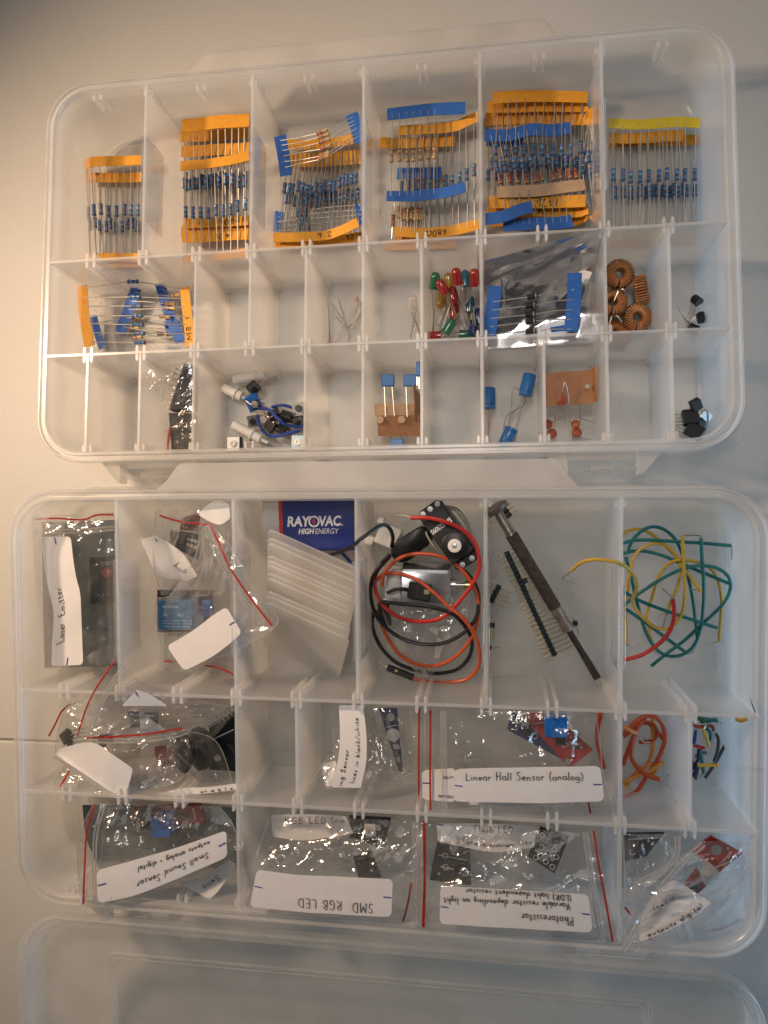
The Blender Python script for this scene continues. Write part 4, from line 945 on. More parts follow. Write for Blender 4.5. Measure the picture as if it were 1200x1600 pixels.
# regulators
cC = crop(900, 500, 4)
def regulator(label, c, az, tilt, roll=0.0, tab=False, legs=True, size=(9, 7.5, 4)):
    c = P('A', *cC(c)[0]); R = rotm(az, tilt, roll); t = thing('regulator', label, 'chip', 'A', c * [1, 1, 0], 'black regulator chips in the corner compartment')
    g = G(); g.box(c, size, R, bev=.3); part(g, 'body', black, t)
    g = G()
    if tab:
        g.box(c + R @ V3((size[0] / 2 + 2.6, 0, -size[2] / 2 + .6)), (5.2, size[1], 1.2), R, bev=.2)
    part(g, 'tab', steel, t) if tab else None
    if legs:
        g = G()
        for k in range(4): y = (k - 1.5) * size[1] / 4.2; g.box(c + R @ V3((-size[0] / 2 - 2, y, -.2)), (4.2, .7, .5), R)
        part(g, 'leg', lead, t)
    return t
regulator('black chip tipped up at the back of the corner heap', (748, 530, 12), .5, .6, legs=False, size=(5, 5.5, 3.5))
regulator('black many legged chip in the middle of the corner heap', (715, 610, 10), .08, -.3, legs=True, size=(7.5, 7.5, 4))
regulator('large black chip at the front of the corner heap', (742, 695, 9), -.5, .3, size=(9, 7, 4.5))
regulator('black chip with a dull metal tab at the right of the corner heap', (775, 660, 6), .9, .5, tab=True, legs=False, size=(6, 6, 3.5))
g = G(); g.tube(spline(PP('A', cC((775, 570, 10), (820, 570, 11), (825, 640, 9))), 8), .5, 5); single(g, 'bent_pin', lead, 'A', P('A', *cC((800, 600, 8))[0]), 'bent metal pin beside the black chips', 'pin')

# ================================================================== FRONT BOX
BAGS = 'clear zip bags'
def label_on(root, F, Lp, Rp, rad=2.0, notes=(), ticks=(), wave=0.25, seed=1, bow=0.0, name='label', lab=None, nv=7):
    up = 0.0 if lab and ('film' in lab or 'under' in lab or 'divider' in lab or 'folded' in lab) else 2.4
    r = rib_px(F, [(p[0], p[1], p[2] + up) for p in Lp], [(p[0], p[1], p[2] + up) for p in Rp]); lb = part(r.solid(.14, 22, nv, rad=rad, wave=wave, seed=seed, bow=bow), name, paper, root, label=lab)
    g = G(); n = 0
    for txt, sa, sb, tb, size, kw in notes: write(r, txt, sa, sb, tb, size, g, **kw); n += 1
    if n: part(g, 'handwriting', ink, root, lb)
    if ticks:
        g = G()
        for a in ticks: tick(r, *a, g)
        part(g, 'tick_mark', inkb, root, lb)
    return r, lb
def pcb(label, F, q, h, m, th=1.5, comps=(), group=None, cat='circuit board', name='circuit_board'):
    """q: four photo points in order; comps in board coordinates u,v in 0..1"""
    pts = PP(F, [tuple(p[:2]) + ((p[2] if len(p) > 2 else h),) for p in q]); o = sum(pts) / 4
    t = thing(name, label, cat, F, o * [1, 1, 0] + [0, 0, min(p[2] for p in pts) - th], group)
    n = unit(np.cross(pts[1] - pts[0], pts[3] - pts[0])); L0 = [p for p in pts]
    if n[2] < 0: L0 = L0[::-1]; n = -n
    g = G(); g.loops([[p - n * th for p in L0], L0]); bd = part(g, 'board', m, t)
    ex, ey = pts[1] - pts[0], pts[3] - pts[0]; lx, ly = np.linalg.norm(ex), np.linalg.norm(ey); ux = unit(ex); uy = unit(np.cross(n, ux)); uy = uy if uy @ ey > 0 else -uy
    R = np.array([ux, np.cross(n, ux), n]).T
    at = lambda u, v, z=0: pts[0] * (1 - u) * (1 - v) + pts[1] * u * (1 - v) + pts[2] * u * v + pts[3] * (1 - u) * v + n * z
    pads = G(); prints = G()
    for c in comps:
        k = c[0]
        if k == 'box':
            _, nm, u, v, w, d, z, mm = c[:8]; g = G(); g.box(at(u, v, z / 2 + .02), (w, d, z), R, bev=min(.3, z / 4)); part(g, nm, mm, t)
        elif k == 'cyl':
            _, nm, u, v, r, z, mm = c[:7]; g = G(); p = at(u, v, .02); g.lathe(p, p + n, [(0, r * .97), (.1, r), (z - .2, r), (z, r * .9), (z, r * .1)], 18); part(g, nm, mm, t)
        elif k == 'pad': p = at(c[1], c[2], .02); r = c[3]; pads.lathe(p, p + n * .1, [(0, r), (.1, r), (.12, r * .1)], 10)
        elif k == 'ring':
            p = at(c[1], c[2], .06); r = c[3]; prints.tube([p + (ux * math.cos(a) + R[:, 1] * math.sin(a)) * r for a in np.linspace(0, 2 * math.pi, 15)], .16, 4)
        elif k == 'line': prints.tube([at(c[1], c[2], .05), at(c[3], c[4], .05)], c[5] if len(c) > 5 else .14, 4)
        elif k == 'text': stamp(prints, c[1], at(c[2], c[3], .06), R @ V3(c[5]), R @ V3(c[6]), c[4])
        elif k == 'pins':
            _, u, v, cnt, pitch, du, dv, ln = c; g = G(); dd = unit(ux * du + R[:, 1] * dv); pr = np.cross(n, dd); p0 = at(u, v, 1.2)
            g.box(p0, (2.5, cnt * pitch, 2.4), np.array([dd, pr, n]).T, bev=.2); hd = part(g, 'pin_header', black, t)
            g = G()
            for i in range(cnt): a = p0 + pr * (i - (cnt - 1) / 2) * pitch; g.box(a + dd * (ln / 2), (ln, .6, .6), np.array([dd, pr, n]).T)
            part(g, 'pin', solder, t, hd)
    if pads.v: part(pads, 'solder_pad', solder, t, bd)
    if prints.v: part(prints, 'print', whitep, t, bd)
    return t
def bag(label, F, films, reds=(), zips=(), amp=2.4, seed=1, puff=4.0, ang=0.4, freq=0.08, name='zip_bag', nu=56, nv=44, fm=None):
    o = P(F, *films[0][0][0]); t = thing(name, label, 'bag', F, o * [1, 1, 0], BAGS)
    for k, (Lp, Rp) in enumerate(films):
        rb_ = rib_px(F, Lp, Rp); fo = part(film_geo(rb_, amp, seed + 17 * k, nu, nv, puff, freq, ang=ang + k), 'film', fm or film, t)
        for tt in (0, 1):
            g = G(); g.tube([rb_.at(q, tt) + [0, 0, .2 * amp] for q in np.linspace(0, 1, 26)], .22, 5); part(g, 'seam', zipm, t, fo)
    for p in reds: red_line(t, F, p, 0.85)
    for p, off in zips: zip_ridges(t, F, p, off)
    return t

# ---- back row, left compartment: laser emitter
d1 = crop(40, 780, 5.714)
t = thing('foil_pouch', 'dark slate antistatic sheet behind the laser emitter label', 'pouch', 'B', P('B', 126, 950, 3) * [1, 1, 0])
part(film_geo(rib_px('B', [(66, 816, 8), (67, 930, 7), (70, 1043, 6)], [(186, 812, 9), (188, 930, 8), (187, 1040, 6)]), 1.0, 31, 40, 30, 1.5, .05), 'foil', slate, t)
pcb('small dark laser module with a red lens beside the laser emitter label', 'B', [(140, 872), (180, 868), (182, 940), (142, 944)], 12, pcbk, comps=[('cyl', 'lens', .75, .35, 2.3, 3.5, mat('dark_red_lens', (.28, .03, .05), .25)), ('box', 'resistor_chip', .3, .5, 2, 1.2, .6, black)] + [('ring', .5 + .17 * k, .15, .8) for k in range(3)] + [('pad', .3 + .2 * k, .82, .5) for k in range(3)], cat='sensor board')
t = bag('clear zip bag labelled Laser Emitter in the left back compartment of the front box', 'B',
        [([(52, 806, 22), (56, 880, 22), (64, 960, 21), (72, 1045, 18)], [(180, 800, 24), (181, 880, 23), (182, 960, 22), (184, 1036, 18)])],
        reds=[[(54, 811, 25), (90, 810, 25), (130, 812, 25), (150, 805, 26), (177, 804, 26)]], zips=[([(54, 832, 24), (120, 833, 25), (178, 828, 25)], 0.0)], amp=2.6, seed=2, ang=.2)
label_on(t, 'B', [d1((135, 335, 27))[0], d1((185, 720, 27))[0], d1((245, 1000, 27))[0], d1((238, 1300, 26))[0], d1((232, 1492, 26))[0]], [d1((400, 333, 27))[0], d1((450, 680, 27))[0], d1((488, 860, 27))[0], d1((500, 1150, 26))[0], d1((513, 1478, 26))[0]], 2.0,
         notes=[('Laser  Emitter', .80, .38, .42, .26, dict())], ticks=[(.005, .46, .06, .49), (.94, .53, .995, .49)], wave=.5, seed=4)

# ---- back row, second compartment: relay and a small module in two bags
d2 = crop(200, 770, 5)
t = pcb('dark relay board with a big blue relay in the second back compartment', 'B', [d2((228, 760))[0], d2((655, 760))[0], d2((655, 1090))[0], d2((228, 1090))[0]], 10, pcbk,
        comps=[('line', .62, .15, .95, .12, .2), ('box', 'terminal', .97, .4, 4, 8, 6, bluep)], cat='relay board')
a, b, c = P('B', *d2((232, 842, 25))[0]), P('B', *d2((500, 845, 25))[0]), P('B', *d2((232, 1068, 25))[0])
cc = (b + c) / 2; R = np.array([unit(b - a), unit(np.cross([0, 0, 1], unit(b - a))), [0, 0, 1]]).T
g = G(); g.box(cc - [0, 0, 7.5], (np.linalg.norm(b - a), np.linalg.norm(c - a), 15), R, bev=.4); rl = part(g, 'relay', mat('sky_blue_relay_case', (.035, .13, .27), .4, var=.08), t)
g = G()
ex, ey = R[:, 0], R[:, 1]
for body, fx, fy, hh in (('HONGFA', -.36, .24, .10), ('5A', -.34, -.04, .10), ('RU', .10, -.04, .11), ('--- -- ---- --- --', -.36, -.2, .018), ('-- ---- --- -- ---', -.36, -.3, .018), ('---- -- --- ----', -.34, -.4, .018)):
    stamp(g, body, cc + ex * fx * np.linalg.norm(b - a) + ey * fy * np.linalg.norm(c - a) + [0, 0, .04], ex, ey, hh * np.linalg.norm(c - a))
part(g, 'print', mat('pale_blue_print', (.45, .60, .70), .5), t, rl)
g = G()
for k in range(5): p = P('B', *d2((320 + 25 * k, 1100, 10))[0]); g.lathe(p, p + [0, -1, 3], [(0, .4), (2.5, .4)], 6)
part(g, 'pin', solder, t)
pcb('black four pad module in a bag behind the relay board', 'B', [d2((335, 290))[0], d2((560, 325))[0], d2((550, 525))[0], d2((320, 405))[0]], 18, pcbk, comps=[('box', 'sensor', .2, .5, 4, 6, 2, black), ('box', 'chip', .45, .35, 3, 5, 2, blackm)] + [('pad', .62 + .13 * (k % 3), .3 + .25 * (k // 3), .9) for k in range(6)] + [('line', .05, .05, .3, .05), ('line', .1, .3, .1, .7)], cat='sensor board')
pcb('dark red board at the back wall of the second back compartment', 'B', [d2((430, 195))[0], d2((560, 150))[0], d2((540, 300))[0], d2((395, 290))[0]], 6, mat('dim_red_board', (.16, .03, .04), .5), comps=[('box', 'chip', .5, .5, 4, 3, 1.2, black), ('pad', .2, .7, .5), ('pad', .4, .8, .5)], cat='sensor board')
t = bag('clear zip bag with a folded label at the back of the second back compartment', 'B',
        [([d2((225, 130, 24))[0], d2((200, 400, 22))[0], d2((210, 600, 20))[0], d2((270, 800, 16))[0]], [d2((800, 120, 34))[0], d2((790, 350, 30))[0], d2((770, 600, 26))[0], d2((740, 800, 20))[0]])],
        reds=[d2((245, 175, 25), (330, 205, 27), (440, 230, 29), (640, 250, 33))], amp=3.0, seed=5, ang=1.2)
label_on(t, 'B', [d2((790, 85, 38))[0], d2((690, 62, 37))[0], d2((600, 110, 36))[0], d2((552, 160, 35))[0]], [d2((800, 200, 36))[0], d2((730, 245, 36))[0], d2((660, 235, 35))[0], d2((560, 180, 35))[0]], 1.2, wave=.4, seed=2)
label_on(t, 'B', [d2((215, 335, 28))[0], d2((330, 400, 27))[0], d2((440, 490, 26))[0], d2((545, 650, 24))[0]], [d2((100, 365, 20))[0], d2((150, 480, 20))[0], d2((240, 640, 20))[0], d2((460, 690, 20))[0]], 1.0, notes=[('hall', .62, .86, .5, .24, dict(lw=.26))], ticks=[(.06, .2, .12, .26)], wave=.6, seed=3, lab='folded white label seen through the divider')
t = bag('clear zip bag with a blank white label leaning into the next compartment', 'B',
        [([d2((565, 300, 38))[0], d2((520, 520, 34))[0], d2((330, 800, 26))[0], d2((220, 850, 20))[0], d2((270, 1200, 22))[0], d2((430, 1390, 24))[0]], [d2((640, 235, 40))[0], d2((850, 480, 44))[0], d2((1000, 760, 46))[0], d2((1180, 995, 47))[0], d2((980, 1160, 44))[0], d2((800, 1260, 38))[0]])],
        reds=[d2((640, 235, 42), (720, 420, 44), (800, 590, 46), (900, 745, 47), (1020, 905, 48), (1125, 1040, 48))],
        zips=[(d2((592, 270, 41), (650, 400, 42), (730, 580, 44), (860, 800, 46), (1060, 1085, 46)), 0.0), (d2((625, 250, 42), (690, 400, 43), (760, 560, 45)), 0.0)], amp=2.8, seed=7, ang=.9, puff=5)
label_on(t, 'B', [d2((770, 890, 44))[0], d2((660, 960, 42))[0], d2((500, 1080, 40))[0], d2((300, 1200, 37))[0]], [d2((890, 1095, 44))[0], d2((780, 1190, 42))[0], d2((640, 1290, 40))[0], d2((440, 1390, 37))[0]], 2.2, ticks=[(.005, .56, .09, .54)], wave=.5, seed=6)
t = bag('clear bag flat on the floor at the front of the second back compartment', 'B', [([(245, 1010, 6), (244, 1040, 5), (252, 1062, 5)], [(366, 1005, 8), (368, 1030, 7), (366, 1064, 6)])], reds=[d2((285, 1316, 9), (330, 1318, 9), (378, 1320, 9)), d2((598, 1350, 10), (700, 1365, 10), (820, 1418, 10))], amp=1.2, seed=9, nu=30, nv=20)

# ---- battery
d3 = crop(390, 765, 5.16)
a, b, c = P('B', *d3((100, 88, 17.5))[0]), P('B', *d3((828, 70, 17.5))[0]), P('B', *d3((112, 478, 17.5))[0])
ex = unit(b - a); ey = unit(np.cross([0, 0, 1], ex)); R = np.array([ex, ey, [0, 0, 1]]).T; Lb, Wb = 46.5, 25.0
c0 = a + ex * Lb / 2 - ey * Wb / 2
t = thing('battery', 'nine volt battery with navy wrapper lying against the back wall', 'battery', 'B', c0 * [1, 1, 0] + [0, 0, .3])
def rbox(g, x0, x1, w, hgt, mi, r=2.0):
    L = []
    for x in (x0, x1):
        L.append([c0 - [0, 0, hgt / 2] + R @ V3((x, y, z)) for _, y, z in [(0, cy_ + r * math.cos(math.radians(a_ + 90 * k / 4)), cz_ + r * math.sin(math.radians(a_ + 90 * k / 4))) for cy_, cz_, a_ in ((w / 2 - r, hgt / 2 - r, 0), (-w / 2 + r, hgt / 2 - r, 90), (-w / 2 + r, -hgt / 2 + r, 180), (w / 2 - r, -hgt / 2 + r, 270)) for k in range(5)]])
    return g.loops(L, mi)
for nm, x0, x1, m in (('metal_shell', -.5, .175, mat('tin_plate', (.62, .60, .57), .3, .7, var=.06)), ('red_band', .175, .215, redp), ('wrapper', .215, .955, navy), ('end_cap', .955, 1.0, mat('dark_grey_wrap', (.03, .03, .035), .4))):
    g = G(); xx0 = -Lb / 2 if nm == 'metal_shell' else -Lb / 2 + Lb * x0
    rbox(g, xx0, -Lb / 2 + Lb * x1, Wb, 17.0, 0); o_ = part(g, nm, m, t)
    if nm == 'wrapper': wrap = o_
g = G()
o1 = P('B', *d3((306, 298, 17.65))[0]); w1 = np.linalg.norm(P('B', *d3((738, 292, 17.65))[0]) - o1)
zt = c0[2] + .06
def onT(x, y): p = P('B', *d3((x, y, 17.56))[0]); p[2] = zt; return p
stamp(g, 'RAY', onT(304, 300), ex, ey, 5.0, np.linalg.norm(onT(494, 297) - onT(304, 300)), bold=.035, shear=.12)
stamp(g, 'VAC', onT(560, 296), ex, ey, 5.0, np.linalg.norm(onT(740, 292) - onT(560, 296)), bold=.035, shear=.12)
stamp(g, '.', onT(740, 291), ex, ey, .7, .7)
stamp(g, 'HIGH', onT(394, 360), ex, ey, 2.7, np.linalg.norm(onT(522, 358) - onT(394, 360)), bold=.03, shear=.2)
stamp(g, 'ENERGY', onT(530, 358), ex, ey, 2.6, np.linalg.norm(onT(720, 355) - onT(530, 358)), bold=-.005, shear=.2)
oc = onT(519, 257); rr = 2.75
g.loops([[oc + (ex * math.cos(q) + ey * math.sin(q)) * r_ for q in np.linspace(0, 2 * math.pi, 28, endpoint=False)] for r_ in (rr, rr * .72)], cap0=False, cap1=False)
part(g, 'lettering', whitep, t, wrap)
g = G(); bolt = [(.1, 1), (-.5, -.05), (-.1, -.02), (-.3, -1), (.5, .15), (.08, .12), (.45, 1)]
g.add([oc + (ex * x * 1.9 + ey * y * 1.9) + [0, 0, .02] for x, y in bolt], [[0, 1, 2, 5, 6], [2, 3, 4, 5]]); part(g, 'lightning_bolt', mat('bright_red_print', (.65, .03, .04), .4), t, wrap)
g = G()
for yy, r0 in ((6.2, 2.9), (-6.2, 3.6)):
    p = c0 - ex * Lb / 2 + ey * yy - [0, 0, 8.5]; g.lathe(p, p - ex * 2.6, [(0, r0), (1.6, r0), (2.4, r0 * .85), (2.4, r0 * .5), (1.2, r0 * .45), (1.2, .1)], 14)
part(g, 'terminal', steel, t)

# ---- spare dividers fanned out in a slanting pile
def spare(label, bl, br, tl, tr):
    """one spare divider leaning in the pile: lower corners bl, br and upper corners tl, tr"""
    a, b, c, d = PP('B', [bl, br, tl, tr]); ux = unit((b - a) + (d - c)); up = unit((c - a) + (d - b)); up = unit(up - (up @ ux) * ux); nn = np.cross(ux, up)
    Lx = (np.linalg.norm(b - a) + np.linalg.norm(d - c)) / 2; hgt = (np.linalg.norm(c - a) + np.linalg.norm(d - b)) / 2; r = 3.0; g = G()
    m = (a + b + c + d) / 4; a = m - ux * Lx / 2 - up * hgt / 2
    out = [(0.6, 0), (Lx - .6, 0), (Lx, .6)] + [(Lx - r + r * math.cos(math.radians(q)), hgt - r + r * math.sin(math.radians(q))) for q in range(0, 91, 15)] + [(r + r * math.cos(math.radians(q)), hgt - r + r * math.sin(math.radians(q))) for q in range(90, 181, 15)] + [(0, .6)]
    g.loops([[a + ux * x + up * y - nn * .55 for x, y in out], [a + ux * x + up * y + nn * .55 for x, y in out]])
    return single(g, 'spare_divider', polysp, 'B', m * [1, 1, 0] + [0, 0, a[2]], label, 'divider', 'spare box dividers in a fanned pile')
polysp = sheer('milky_spare_divider', (0.985, 0.965, 0.94), 0.40, (1.0, 0.998, 0.99), 0.4, 1.45, 0.35, transl=0.55, edge=0.04)
N = 11
words_n = ['frontmost and topmost', 'second from the front', 'third from the front', 'fourth from the front', 'fifth from the front', 'sixth, in the middle', 'fifth from the battery', 'fourth from the battery', 'third from the battery', 'second from the battery', 'rearmost, leaning on the battery']
for k in range(N):
    q = k / (N - 1) + (0.03 * math.sin(k * 5.1) if 0 < k < N - 1 else 0); j1, j2 = 16 * math.sin(k * 3.7), 16 * math.cos(k * 2.9)
    spare('translucent spare divider in the fanned pile by the battery, ' + words_n[k],
          d3((106 + 30 * q, 1250 - 570 * q + j1, 4))[0], d3((768 + 82 * q - abs(j2), 1532 - 542 * q + j2, 4))[0],
          d3((150 + 20 * q, 905 - 575 * q + j1, 36))[0], d3((784 + 70 * q - abs(j2), 1182 - 540 * q + j2, 36))[0])

# ---- motor compartment
d4 = crop(560, 770, 5.245)
def wire(F, label, pts, r, m, n=60, bare0=None, bare1=None, group=None, name='wire', baremat=None):
    p = PP(F, pts); c = spline(p, n); t = thing(name, label, 'wire', F, p[0] * [1, 1, 0] + [0, 0, max(0, min(q[2] for q in c) - r)], group)
    g = G(); g.tube(c, r, 8); part(g, 'insulation', m, t)
    g = G(); k = 0
    if bare0: g.tube(spline([c[0]] + PP(F, bare0), 10), .3, 5); k = 1
    if bare1: g.tube(spline([c[-1]] + PP(F, bare1), 10), .3, 5); k = 1
    if k: part(g, 'bare_end', baremat or lead, t)
    return t
# servo
sa, sb = P('B', *d4((600, 150, 30))[0]), P('B', *d4((880, 545, 30))[0]); ex = unit(sb - sa); ey = unit(np.cross([0, 0, 1], ex)); c0 = (sa + sb) / 2; R = np.array([ex, ey, [0, 0, 1]]).T
t = thing('servo', 'black hobby servo with a white output ring in the motor compartment', 'servo', 'B', c0 * [1, 1, 0] + [0, 0, 4])
g = G(); out = [(-16.2, -4.4), (-14.2, -6.4), (14.2, -6.4), (16.2, -4.4), (16.2, 4.4), (14.2, 6.4), (-14.2, 6.4), (-16.2, 4.4)]
g.prism(out, -1.6, 0.3, bev=.3); g.v = [tuple(c0 + R @ V3(p)) for p in g.v]; part(g, 'mounting_flange', black, t)
g = G(); g.box(c0 + R @ V3((0, 0, -8)), (23.5, 12.2, 24), R, bev=.5); bd = part(g, 'case', black, t)
g = G(); pc = c0 + R @ V3((5.2, 0, 4.2)); g.lathe(pc, pc + [0, 0, 1], [(-.6, 5.9), (.6, 5.9), (.8, 5.5), (.8, .1)], 26); part(g, 'gear_cover', black, t)
g = G(); g.lathe(pc + [0, 0, .8], pc + [0, 0, 3], [(0, 3.0), (1.6, 3.0), (1.7, 2.8), (1.7, 1.2), (1.0, 1.1), (1.0, .1)], 24); o_ = part(g, 'output_ring', white, t)
g = G(); g.lathe(pc + [0, 0, 1.6], pc + [0, 0, 3], [(0, 1.1), (.9, 1.1), (1.0, .2)], 12); part(g, 'centre_screw', steel, t, o_)
for x, y in ((-14.4, -4.0), (-14.4, 0), (-14.4, 4.0), (14.4, -2.6), (14.4, 2.6)):
    g = G(); p = c0 + R @ V3((x, y, .25)); g.lathe(p, p + [0, 0, .25], [(0, 1.25), (.2, 1.25), (.25, .1)], 14)
    part(g, 'screw', solder, t)
g = G(); stamp(g, 'SM-S2309S', c0 + R @ V3((-6.4, 5.4, 4.06)), R @ V3((0, -1, 0)), R @ V3((1, 0, 0)), 2.3, 10.8, bold=.02); part(g, 'lettering', whitep, t, bd)
for k, (pp, m) in enumerate(((((700, 115, 20), (800, 150, 26), (890, 270, 28), (925, 400, 26), (915, 440, 24)), wtan), (((705, 108, 16), (815, 135, 22), (905, 260, 24), (935, 400, 22)), wtan), (((540, 240, 22), (560, 340, 26), (620, 440, 28), (690, 520, 26)), wtan), (((530, 250, 18), (545, 345, 22), (600, 445, 24), (670, 520, 22)), wtan))):
    g = G(); g.tube(spline(PP('B', d4(*pp)), 20), .5, 6); part(g, 'cable', m, t)
# black bent housing with a white plug
t = thing('battery_clip', 'black rubber nine volt snap housing with a white plastic plug, motor compartment', 'connector', 'B', P('B', *d4((400, 420, 10))[0]) * [1, 1, 0])
ol = d4((262, 440, 27), (330, 380, 27), (440, 310, 27), (500, 280, 27), (560, 285, 26), (590, 340, 25), (585, 420, 25), (520, 470, 25), (440, 540, 26), (360, 575, 26), (300, 560, 26), (265, 510, 27))
pts = PP('B', ol); ctr = sum(pts) / len(pts); pts = [pts[int(k)] for k in range(len(pts))]
sm = [p for p in spline(pts + [pts[0]], 49)[:-1]]
if np.cross(sm[12] - sm[0], sm[24] - sm[0])[2] < 0: sm = sm[::-1]
g = G(); g.loops([[p - [0, 0, 12] for p in sm], [p - [0, 0, 1.8] for p in sm], [ctr + (p - ctr) * .96 - [0, 0, .5] for p in sm], [ctr + (p - ctr) * .86 for p in sm]]); part(g, 'housing', black, t, angle=60)
g = G(); q = PP('B', d4((135, 340, 20), (180, 285, 20), (350, 355, 20), (300, 440, 20)))
for a_, b_, z in ((q[0], q[2], 0),):
    cc = sum(q) / 4; ux = unit(q[2] - q[1]); R2 = np.array([ux, np.cross([0, 0, 1], ux), [0, 0, 1]]).T
    g.box(cc - [0, 0, 3], (np.linalg.norm(q[2] - q[1]), 10, 6), R2, bev=.6); g.box(cc - ux * 6 + R2[:, 1] * 5.5 - [0, 0, 3], (3, 3, 5), R2, bev=.4); g.box(cc - ux * 7.5 - R2[:, 1] * 5.2 - [0, 0, 3], (4, 4, 5), R2, bev=.4)
part(g, 'plug', white, t)
# motor
ma, mb = P('B', *d4((350, 590, 22))[0]), P('B', *d4((755, 600, 22))[0]); mc = P('B', *d4((350, 940, 18))[0]); ex = unit(mb - ma); ey = unit(np.cross([0, 0, 1], ex)); R = np.array([ex, ey, [0, 0, 1]]).T
t = thing('dc_motor', 'square silver DC motor with a brass pinion, motor compartment', 'motor', 'B', (mb + mc) / 2 * [1, 1, 0] + [0, 0, 2])
Lm = np.linalg.norm(mb - ma); cm = ma + ex * Lm / 2 - ey * 9.5 - [0, 0, 9]
g = G(); L = []
for x in (-Lm / 2, -Lm / 2 + .6, Lm / 2 - 1.0, Lm / 2):
    e = .7 if abs(x) == Lm / 2 else 0
    L.append([cm + R @ V3((x, y * (10 - e) / 10, z * (10 - e) / 10)) for y, z in ((10, -5), (10, 5), (7.5, 9), (5, 10), (-8, 10), (-10, 8.5), (-10, -5), (-8, -9), (8, -9))])
g.loops(L); mcase = part(g, 'can', mat('motor_zinc_plate', (.50, .52, .54), .26, .8, var=.1), t)
g = G(); p = cm + R @ V3((Lm / 2, 0, 2)); g.lathe(p, p + ex, [(0, 3.2), (2.2, 3.2), (2.4, 1.0), (9.5, 1.0)], 16); part(g, 'shaft', steel, t)
g = G(); g.lathe(p + ex * 6.5, p + ex * 12, [(0, .9), (0, 2.4), (5, 2.4), (5, .9)], 12); part(g, 'pinion', brass, t)
g = G(); g.box(cm + R @ V3((-Lm / 2 - 4, 0, 0)), (8, 14, 13), R, bev=.8); part(g, 'end_bell', white, t)
g = G(); a = P('B', *d4((410, 790, 25))[0]); b = P('B', *d4((590, 820, 25))[0]); ux = unit(b - a); g.box((a + b) / 2, (np.linalg.norm(b - a), 7.5, 4), np.array([ux, np.cross([0, 0, 1], ux), [0, 0, 1]]).T, bev=.4); pl = part(g, 'plug', black, t)
g = G(); q = P('B', *d4((560, 812, 27.1))[0]); g.box(q, (2.5, 2.2, .3)); part(g, 'contact', gold, t, pl)
# wires of the motor compartment
wire('B', 'black lead running from the snap housing over the divider to the battery', [d3((640, 528, 22))[0], d3((760, 490, 30))[0], d3((862, 430, 47.5))[0]] + d4((0, 392, 47.5), (80, 335, 46), (150, 285, 43), (215, 263, 40), (262, 300, 36), (282, 370, 32), (272, 440, 28)), .88, wblk, 60)
wire('B', 'short dark blue wire end beside the battery', d3((738, 505, 8), (780, 548, 7), (815, 588, 6)), .8, wblu, 12)
wire('B', 'bright red wire with a frayed bare end looping round the motor', d4((432, 205, 38), (560, 205, 40), (700, 235, 40), (850, 300, 38), (950, 400, 36), (990, 530, 34), (985, 640, 32), (920, 770, 31), (800, 920, 30), (680, 1025, 28), (520, 1055, 27), (350, 1025, 27), (220, 940, 27), (140, 800, 26), (150, 650, 24), (260, 520, 24)), .92, wred, 110, bare0=d4((400, 192, 37), (350, 188, 36), (300, 192, 36)))
wire('B', 'orange wire with a black pin plug at its end, outer loop of the motor compartment', d4((440, 1525, 10), (600, 1550, 10), (760, 1552, 12), (900, 1520, 14), (985, 1420, 18), (990, 1280, 24), (940, 1140, 28), (850, 1020, 30), (740, 930, 30), (600, 800, 30), (480, 710, 30), (350, 665, 29), (220, 665, 27), (140, 720, 24)), .85, worg, 100)
wire('B', 'orange wire in the middle coil round the motor', d4((190, 760, 28), (215, 660, 30), (300, 560, 31), (430, 505, 32), (600, 505, 32), (760, 560, 31), (890, 680, 30), (970, 830, 28), (985, 1000, 26), (930, 1180, 24), (800, 1340, 22), (640, 1415, 20), (480, 1405, 18), (340, 1330, 16), (250, 1210, 14), (190, 1080, 14), (150, 960, 14)), .85, worg, 110)
wire('B', 'black wire forming the large left loop of the motor compartment', d4((262, 500, 27), (180, 590, 28), (115, 700, 28), (100, 830, 27), (130, 970, 26), (210, 1090, 25), (350, 1190, 24), (520, 1240, 24), (700, 1230, 25), (860, 1150, 26), (960, 1030, 27), (985, 900, 27), (965, 770, 28), (890, 660, 29), (800, 610, 30)), .92, wblk, 100)
wire('B', 'black wire of the lower loop in the motor compartment', d4((180, 890, 28), (300, 905, 29), (480, 920, 30), (640, 945, 30), (780, 1000, 29), (870, 1090, 27), (930, 1210, 22), (910, 1340, 16), (820, 1440, 12), (700, 1475, 10), (560, 1475, 9), (420, 1440, 8), (280, 1370, 8), (170, 1240, 8), (115, 1090, 9), (130, 960, 12)), .9, wblk, 110)
wire('B', 'short black wire curving into the plug on the motor', d4((235, 820, 26), (290, 795, 27), (350, 788, 27), (420, 795, 26)), .8, wblk, 20)
t = thing('jumper_plug', 'black pin plug at the end of the outer orange wire', 'connector', 'B', P('B', *d4((340, 1470, 7))[0]) * [1, 1, 0])
a, b = P('B', *d4((238, 1430, 10))[0]), P('B', *d4((450, 1515, 10))[0]); ux = unit(b - a); R2 = np.array([ux, np.cross([0, 0, 1], ux), [0, 0, 1]]).T
g = G(); g.box((a + b) / 2, (np.linalg.norm(b - a), 2.8, 2.8), R2, bev=.2); o_ = part(g, 'housing', blackm, t)
g = G(); g.box(P('B', *d4((310, 1458, 11.5))[0]), (1.3, 1.2, .3), R2); part(g, 'contact', gold, t, o_)
g = G(); g.tube([a, P('B', *d4((160, 1388, 8))[0])], .32, 5); part(g, 'pin', gold, t)
t = thing('jumper_plug', 'black pin socket pointing down at the left of the motor', 'connector', 'B', P('B', *d4((200, 950, 15))[0]) * [1, 1, 0])
